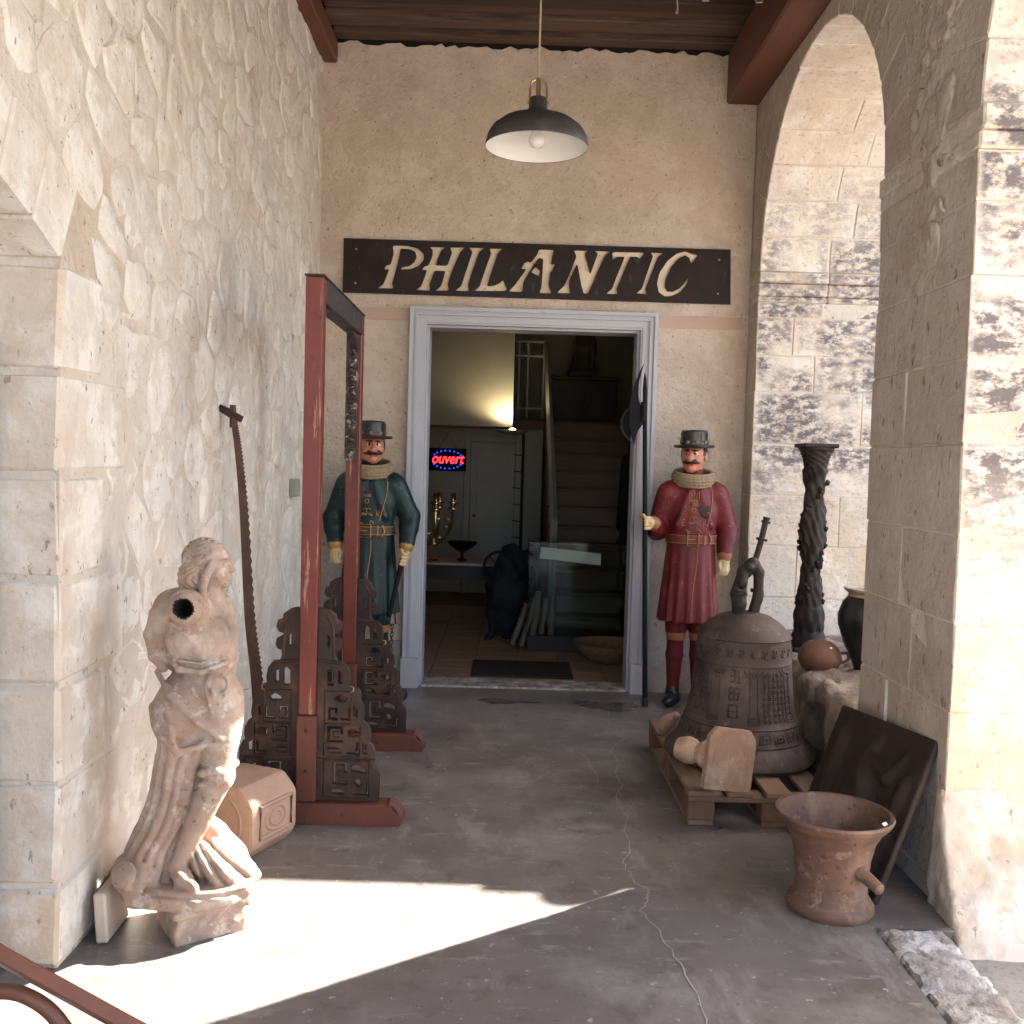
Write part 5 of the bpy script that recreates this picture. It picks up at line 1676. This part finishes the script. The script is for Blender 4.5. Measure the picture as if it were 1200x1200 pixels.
# ---- bentwood chair reaching into the corner
ch = thing('bentwood_chair', 'reddish brown bentwood chair cut off by the lower left corner', 'chair', (-1.0, 2.0, 0))
MB().tube([(-.42, -.02, .665), (-.024, 0, .402), (.207, .02, .262), (.50, .05, .085)], [.024, .022, .022, .022], 4).build('side_rail', 'chair_wood', ch, bevel=.003)
hp = [(-.24, .0, .06), (-.22, .0, .20), (-.13, 0, .305), (-.02, 0, .325), (.047, .0, .308), (.10, .0, .262), (.14, 0, .18), (.16, 0, .03)]
MB().tube(curve_pts(hp, 8), .0165, 10).build('bent_hoop', 'chair_wood', ch, smooth='all')
MB().tube([(.48, .05, .09), (.47, -.35, .09)], .018, 8).build('cross_bar', 'chair_wood', ch, smooth=True)
MB().tube([(-.24, 0, .07), (-.25, -.4, .07), (-.25, -.4, .0)], .018, 8).build('leg', 'chair_wood', ch, smooth=True)
MB().tube([(.5, .05, .10), (.5, .05, .0)], .02, 8).build('leg', 'chair_wood', ch, smooth=True)
MB().tube([(-.24, 0, .08), (-.24, 0, .0)], .018, 8).build('leg', 'chair_wood', ch, smooth=True)

# ---- pallet
pa = thing('pallet', 'worn wooden pallet under the bronze bell', 'pallet', (.76, 3.93, 0))
PW, PL = .74, 1.12
nb = 5
for i in range(nb):
    x0 = i * (PW - .105) / (nb - 1)
    o = MB().box(0, .105, 0, PL, .122, .142).build('deck_board', 'pallet_wood', pa, bevel=.003)
    o.location = (x0, 0, 0)
for yy in (0, .51, 1.02):
    MB().box(0, PW, yy, yy + .10, .100, .1215).build('stringer', 'block_wood', pa, bevel=.003)
    for xx in (0.0, .30, .63):
        MB().box(xx, xx + .11, yy + .002, yy + .098, .022, .0995).build('foot_block', 'block_wood', pa, bevel=.005)
for xx in (.003, .303, .633):
    MB().box(xx, xx + .104, 0.005, PL, 0.001, .0215).build('bottom_board', 'pallet_wood', pa, bevel=.003)

# ---- bronze bell
BX, BY, BZ = 1.09, 4.47, .144
bell = thing('bronze_bell', 'large brown bronze temple bell with raised writing standing on the pallet', 'bell', (BX, BY, BZ))
bp = [(.325, .0), (.343, .018), (.338, .04), (.306, .075), (.283, .098), (.286, .104), (.279, .112), (.267, .150), (.256, .17), (.259, .176), (.252, .184), (.236, .24), (.226, .31),
      (.219, .38), (.214, .43), (.2135, .438), (.216, .442), (.2135, .448), (.211, .47), (.209, .52), (.207, .545), (.212, .550), (.207, .558), (.190, .580), (.160, .610), (.115, .638), (.06, .656), (.0, .662)]


def brad(z):
    for (r0, z0), (r1, z1) in zip(bp, bp[1:]):
        if z0 <= z <= z1:
            return r0 + (r1 - r0) * (z - z0) / max(z1 - z0, 1e-6)
    return .2


def bpt(th, z, off=0.0):
    r = brad(z) + off
    return (r * math.cos(R(th)), r * math.sin(R(th)), z)


MB().lathe([(.27, .02)] + bp, 96, mod=lambda r, z, a: r * (1 + .02 * math.cos(6 * a) * max(0, 1 - z / .05))).build('shell', 'bell_bronze', bell, smooth=True)
rel = MB()


def stroke(pts, r=.0035):
    rel.tube([bpt(t, z, .001) for t, z in pts], r, 4)


def glyph(th, z, w, h, rg_):
    """a block character made of bars; w in degrees, h in metres"""
    for k in range(3):
        zz = z + h * (k / 2 - .5) * .9
        stroke([(th - w * rg_.uniform(.25, .5), zz), (th, zz), (th + w * rg_.uniform(.25, .5), zz)], .003)
    for k in (-1, 1):
        if rg_.random() < .8:
            tt = th + w * .3 * k
            stroke([(tt, z - h * .45), (tt + rg_.uniform(-1, 1), z + h * .45)], .003)
    if rg_.random() < .5:
        stroke([(th, z - h * .45), (th, z + h * .5)], .003)


rgl = random.Random(8)
for zz in (.40, .325, .25):
    glyph(-112, zz, 15, .058, rgl)
for i in range(7):
    for j in range(9):
        th = -78 + i * 6.2
        zz = .41 - j * .0245
        if zz - brad(zz) * 0 > .2:
            glyph(th, zz, 4.4, .017, rgl)
for i in range(5):
    for j in range(8):
        glyph(-168 + i * 6, .41 - j * .0245, 4.2, .017, rgl)
for tc_ in (-90, -134, -45):
    for e in (-6, 6):
        stroke([(tc_ + e, .43), (tc_ + e * .75, .40), (tc_ + e * .72, .25), (tc_ + e, .205)], .004)
    stroke([(tc_ - 11, .425), (tc_ - 8, .405), (tc_, .395), (tc_ + 8, .405), (tc_ + 11, .425)], .005)
    stroke([(tc_ - 5, .418), (tc_ - 2, .408), (tc_, .418), (tc_ + 2, .408), (tc_ + 5, .418)], .006)
    for k in range(3):
        stroke([(tc_ - 6, .20 + .012 * k), (tc_ + 6, .20 + .012 * k)], .004)
for i in range(15):                      # crossed key marks round the shoulder band
    tc_ = -190 + 14 * i
    a, b = 3.0, .0155
    for (seg) in ([(-a, 0), (a, 0)], [(0, -b), (0, b)], [(-a, 0), (-a, -b)], [(a, 0), (a, b)], [(0, b), (-a, b)], [(0, -b), (a, -b)]):
        stroke([(tc_ + u, .497 + v) for u, v in seg], .003)
for i in range(13):                      # key fret above the lip
    tc_ = -185 + 15 * i
    stroke([(tc_ - 5.5, .118), (tc_ - 5.5, .158), (tc_ + 4.5, .158), (tc_ + 4.5, .126), (tc_ - 2.5, .126), (tc_ - 2.5, .146), (tc_ + 1.5, .146), (tc_ + 1.5, .136)], .0035)
kind(rel.build('raised_work', 'bell_bronze', bell, smooth='all'), 'stuff')
cr_ = Sdf((-.12, -.12, .64), (.12, .12, .95), .006)
cr_.chain([(-.035, -.03, .66), (-.05, -.03, .74), (-.02, -.03, .84), (.02, -.03, .875), (.05, -.02, .84), (.055, -.01, .74), (.04, 0, .66)], [.030, .026, .028, .030, .024, .022, .026], .012)
cr_.ell((-.03, -.055, .80), (.024, .03, .03), .012).ell((-.035, -.05, .70), (.03, .03, .035), .012).ell((0, -.055, .865), (.022, .025, .018), .01)
cr_.box((-.035, -.06, .745), (.026, .02, .008), .006)
cr_.ell((.055, -.01, .72), (.022, .022, .03), .01)
cr_.build('dragon_loop', ['iron'], bell)
ib = thing('iron_bar', 'thin dark iron bar with collars slanting up from the bell loop', 'bar', (BX, BY + .02, BZ))
MB().tube(curve_pts([(-.045, 0, .765), (-.02, 0, .80), (.02, 0, .83), (.045, 0, .90), (.065, 0, .98), (.085, 0, 1.08)], 5), .0135, 10).build('rod', 'iron', ib, smooth='all')
MB().tube(curve_pts([(.03, 0, .845), (.06, .01, .83), (.072, .01, .79), (.055, .01, .755), (.03, .01, .75)], 5), .010, 8).build('hook', 'iron', ib, smooth='all')
ang = Matrix.Rotation(R(11), 4, 'Y')
for (x, z, r) in ((.068, .985, .026), (.0835, 1.065, .021), (.086, 1.082, .016)):
    MB().lathe([(r, -.006), (r, .006), (0, .007)], 16, M=Matrix.Translation((x, 0, z)) @ ang).build('collar', 'iron', ib, smooth=True)

# ---- terracotta baluster foot standing on the pallet
pt = thing('baluster_foot', 'terracotta baluster lying with its square foot plate towards the viewer', 'baluster', (.925, 3.955, .270))
pt.rotation_euler = (R(-6), R(9), R(14))
MB().prism([(-.105, -.125), (.105, -.125), (.105, .085), (.075, .125), (-.075, .125), (-.105, .085)], -.018, .018, 'y').build('plate', 'terracotta_plate', pt, bevel=.006, seg=2)
MB().lathe([(.075, 0), (.08, .012), (.068, .03), (.05, .04), (.056, .055), (.06, .07), (.05, .085), (.04, .10), (.052, .12), (.058, .15), (.045, .19), (0, .2)], 28,
           M=Matrix.Translation((-.03, .018, 0)) @ Matrix.Rotation(R(38), 4, 'Z') @ Matrix.Rotation(R(-90), 4, 'X')).build('shaft', 'terracotta_plate', pt, smooth=True)
fr = Sdf((-.09, -.09, -.01), (.09, .09, .13), .006)
fr.chain([(-.03, 0, .02), (.0, 0, .06), (.03, 0, .09)], [.03, .035, .022], .012)
for k in range(4):
    fr.ell((-.035 + .022 * k, -.03, .035 + .02 * k), (.014, .012, .012), .006)
tag(fr.build('carved_fragment', ['terracotta_plate']), 'small buff carved terracotta fragment on the pallet left of the bell', 'fragment').location = (.815, 4.78, .142)

# ---- rough stone ledge in the far arch
rk_ = Sdf((1.36, 4.06, -.03), (2.4, 6.10, .62), .017)
rk_.box((1.92, 4.72, .21), (.46, .53, .26), .03, rd=.05, nz=(.09, 7))
rk_.box((1.95, 5.65, .20), (.45, .46, .25), .03, rd=.05, nz=(.09, 6))
_g = np.meshgrid(*rk_.ax, indexing='ij')
rk_.D += (.045 * vnoise(*_g, 11, 5) + .03 * vnoise(*_g, 24, 6) + .014 * vnoise(*_g, 48, 9)).astype(np.float32)
tag(rk_.build('stone_ledge', ['rubble_rock']), 'low rough stone ledge inside the far arch behind the bell', 'ledge')

# ---- carved column
q = MB()
NT, NZ = 56, 150
vs = []
for j in range(NZ + 1):
    z = .02 + 1.08 * j / NZ
    for i in range(NT):
        a = 2 * PI * i / NT
        if z < .10:
            r = .098 - .3 * max(0, z - .05) if z > .03 else .10
            r = max(r, .075)
        elif z < .24:
            r = .072 + .008 * math.sin((z - .1) / .14 * PI) + .006 * math.sin(9 * a) * math.sin(40 * z)
        elif z < .98:
            sp = 2 * a - 16 * z
            r = .057 + .010 * math.sin(sp) + .006 * math.sin(7 * a + 23 * z) * math.sin(31 * z + 2 * a) + .005 * math.sin(3 * a - 47 * z)
        else:
            t = (z - .98) / .12
            r = .056 + .036 * t ** 1.5 + .008 * math.sin(8 * a + 5 * z) * math.sin(26 * t)
        if z > 1.085:
            r = .094 * (1.06 if False else 1)
        vs.append((r * math.cos(a), r * math.sin(a), z))
fs = [(j * NT + i, j * NT + (i + 1) % NT, (j + 1) * NT + (i + 1) % NT, (j + 1) * NT + i) for j in range(NZ) for i in range(NT)]
fs += [tuple(range(NT))[::-1], tuple(NZ * NT + i for i in range(NT))]
q.add(vs, fs)
col = thing('carved_column', 'slender black carved wooden column on the stone ledge', 'column', (1.645, 5.32, .475))
q.build('shaft', 'ebony', col, smooth='all')
MB().box(-.094, .094, -.094, .094, 1.095, 1.118).build('abacus', 'ebony', col, bevel=.006)
MB().box(-.105, .105, -.105, .105, -.02, .03).build('base', 'ebony', col, bevel=.008)
rl = random.Random(14)
for k in range(46):                       # leaves standing proud of the shaft
    z = .14 + .82 * k / 46
    a = 16 * z / 2 + rl.choice((0, PI)) + rl.uniform(-.5, .5) + 1.2
    b = MB()
    c_, s_ = math.cos(a), math.sin(a)
    M_ = Matrix.Translation((.062 * c_, .062 * s_, z)) @ Matrix.Rotation(a, 4, 'Z') @ Matrix.Rotation(rl.uniform(-.8, .8), 4, 'X')
    b.add([(-.004, 0, -.02), (.012, -.013, -.004), (.014, .013, -.002), (.020, 0, .012), (.004, -.008, .022), (.004, .008, .022), (-.006, 0, .026)],
          [(0, 1, 2), (1, 3, 2), (1, 4, 3), (3, 5, 2), (4, 6, 3), (3, 6, 5), (0, 2, 5), (0, 4, 1), (0, 5, 6), (0, 6, 4)], 0, M_)
    b.build('leaf', 'ebony', col)

# ---- pots on the ledge
pq = thing('squat_pot', 'squat round brown clay pot lying on the stone ledge', 'pot', (1.545, 4.80, .465))
MB().lathe([(0, 0), (.05, .002), (.085, .02), (.104, .06), (.102, .085), (.085, .125), (.055, .15), (.03, .158), (0, .16)], 36).build('body', 'terracotta_pot', pq, smooth=True)
MB().tube(curve_pts([(.095, -.02, .10), (.125, -.03, .10), (.13, -.03, .07), (.10, -.02, .05)], 4), .008, 8).build('handle', 'terracotta_pot', pq, smooth='all')
MB().box(.02, .032, -.084, -.08, .13, .138).build('price_tag', 'paper', pq)
jr_ = thing('glazed_jar', 'tall black glazed jar with cream rim half hidden by the pier', 'jar', (1.775, 4.78, .455))
MB().lathe([(0, 0), (.062, .0), (.062, .015), (.075, .06), (.115, .15), (.148, .25), (.150, .30), (.130, .36), (.105, .39)], 40, caps=False).build('body', 'jar_glaze', jr_, smooth='all')
MB().lathe([(.105, .388), (.104, .405), (.125, .42), (.128, .43), (.118, .434), (.098, .42), (.096, .395)], 40, caps=False).build('rim', 'jar_rim', jr_, smooth=True)
sp_ = thing('small_pot', 'tiny brown pot at the foot of the black jar', 'pot', (1.64, 4.30, .46))
MB().lathe([(0, 0), (.03, 0), (.045, .03), (.05, .06), (.04, .08), (.042, .088), (.035, .086), (.03, .06), (0, .03)], 24).build('body', 'terracotta_pot', sp_, smooth=True)
MB().tube(curve_pts([(-.044, -.01, .075), (-.062, -.012, .07), (-.062, -.012, .045), (-.046, -.01, .035)], 4), .006, 8).build('handle', 'terracotta_pot', sp_, smooth='all')
MB().box(.0, .012, -.05, -.047, .055, .067).build('price_tag', 'paper', sp_)

# ---- dark relief panel leaning on the pier
p00, p01 = Vector((1.285, 3.245, .0)), Vector((1.265, 3.955, .0))
p10 = Vector((1.462, 3.36, .55))
ey = (p01 - p00).normalized()
ez = (p10 - p00)
ez = (ez - ey * ez.dot(ey) * .15).normalized()
ez = (p10 - p00).normalized()
en = ey.cross(ez).normalized()            # faces away from the pier or towards it
if en.x > 0:
    en = -en
pn = thing('relief_panel', 'dark wooden panel carved in low relief leaning on the right pier', 'panel', tuple(p00 + Vector((-.026, 0, .004))))
rp_ = Sdf((-.02, -.02, -.06), (.76, .63, .06), .008)
W_, H_ = .71, .588
rp_.box((W_ / 2, H_ / 2, -.012), (W_ / 2, H_ / 2, .012), .002, rd=.004)
rp_.chain([(.40, .05, -.005), (.36, .2, .0), (.33, .36, .002), (.34, .46, 0)], [.07, .06, .05, .03], .03)
rp_.chain([(.24, .05, -.005), (.25, .2, .0), (.30, .34, .0)], [.05, .05, .045], .03)
rp_.ell((.345, .50, .0), (.04, .045, .025), .02)
rp_.chain([(.37, .43, 0), (.47, .36, 0), (.50, .22, -.002), (.45, .15, 0)], [.03, .024, .02, .018], .02)
rp_.chain([(.30, .43, 0), (.19, .40, 0), (.13, .48, -.002)], [.03, .024, .018], .02)
rp_.chain([(.52, .05, -.01), (.57, .25, -.006), (.60, .48, -.008)], [.04, .035, .03], .03)
rp_.chain([(.12, .05, -.01), (.09, .22, -.006), (.08, .4, -.008)], [.04, .03, .025], .03)
po_ = rp_.build('carving', ['carved_panel'], pn)
po_.matrix_local = Matrix(((ey.x, ez.x, en.x, 0), (ey.y, ez.y, en.y, 0), (ey.z, ez.z, en.z, 0), (0, 0, 0, 1)))
tg = MB().box(.62, .70, .587, .5885, -.03, .004).build('paper_tag', 'paper', pn)
tg.matrix_local = po_.matrix_local

# ---- clay mortar
mo = thing('clay_mortar', 'flared reddish brown mortar with a peg handle on the floor by the pier', 'mortar', (1.106, 3.215, 0))
MB().lathe([(.132, 0), (.140, .012), (.138, .03), (.128, .045), (.118, .06), (.116, .10), (.122, .18), (.136, .24), (.155, .275), (.162, .285), (.168, .29), (.184, .308), (.191, .322), (.188, .330),
            (.176, .328), (.158, .30), (.13, .24), (.10, .12), (.06, .07), (0, .06)], 64).build('bowl', 'mortar_clay', mo, smooth=True)
a = R(-62)
MB().tube([(.11 * math.cos(a), .11 * math.sin(a), .168), (.16 * math.cos(a), .16 * math.sin(a), .155), (.20 * math.cos(a), .20 * math.sin(a), .142), (.208 * math.cos(a), .208 * math.sin(a), .14)], [.024, .021, .019, .010], 12).build('peg_handle', 'mortar_clay', mo, smooth=True)
MB().box(-.012, .012, -.001, .001, -.012, .012, M=Matrix.Translation((.128, -.118, .325)) @ Matrix.Rotation(R(40), 4, 'Z') @ Matrix.Rotation(R(-50), 4, 'X')).build('price_tag', 'paper', mo)
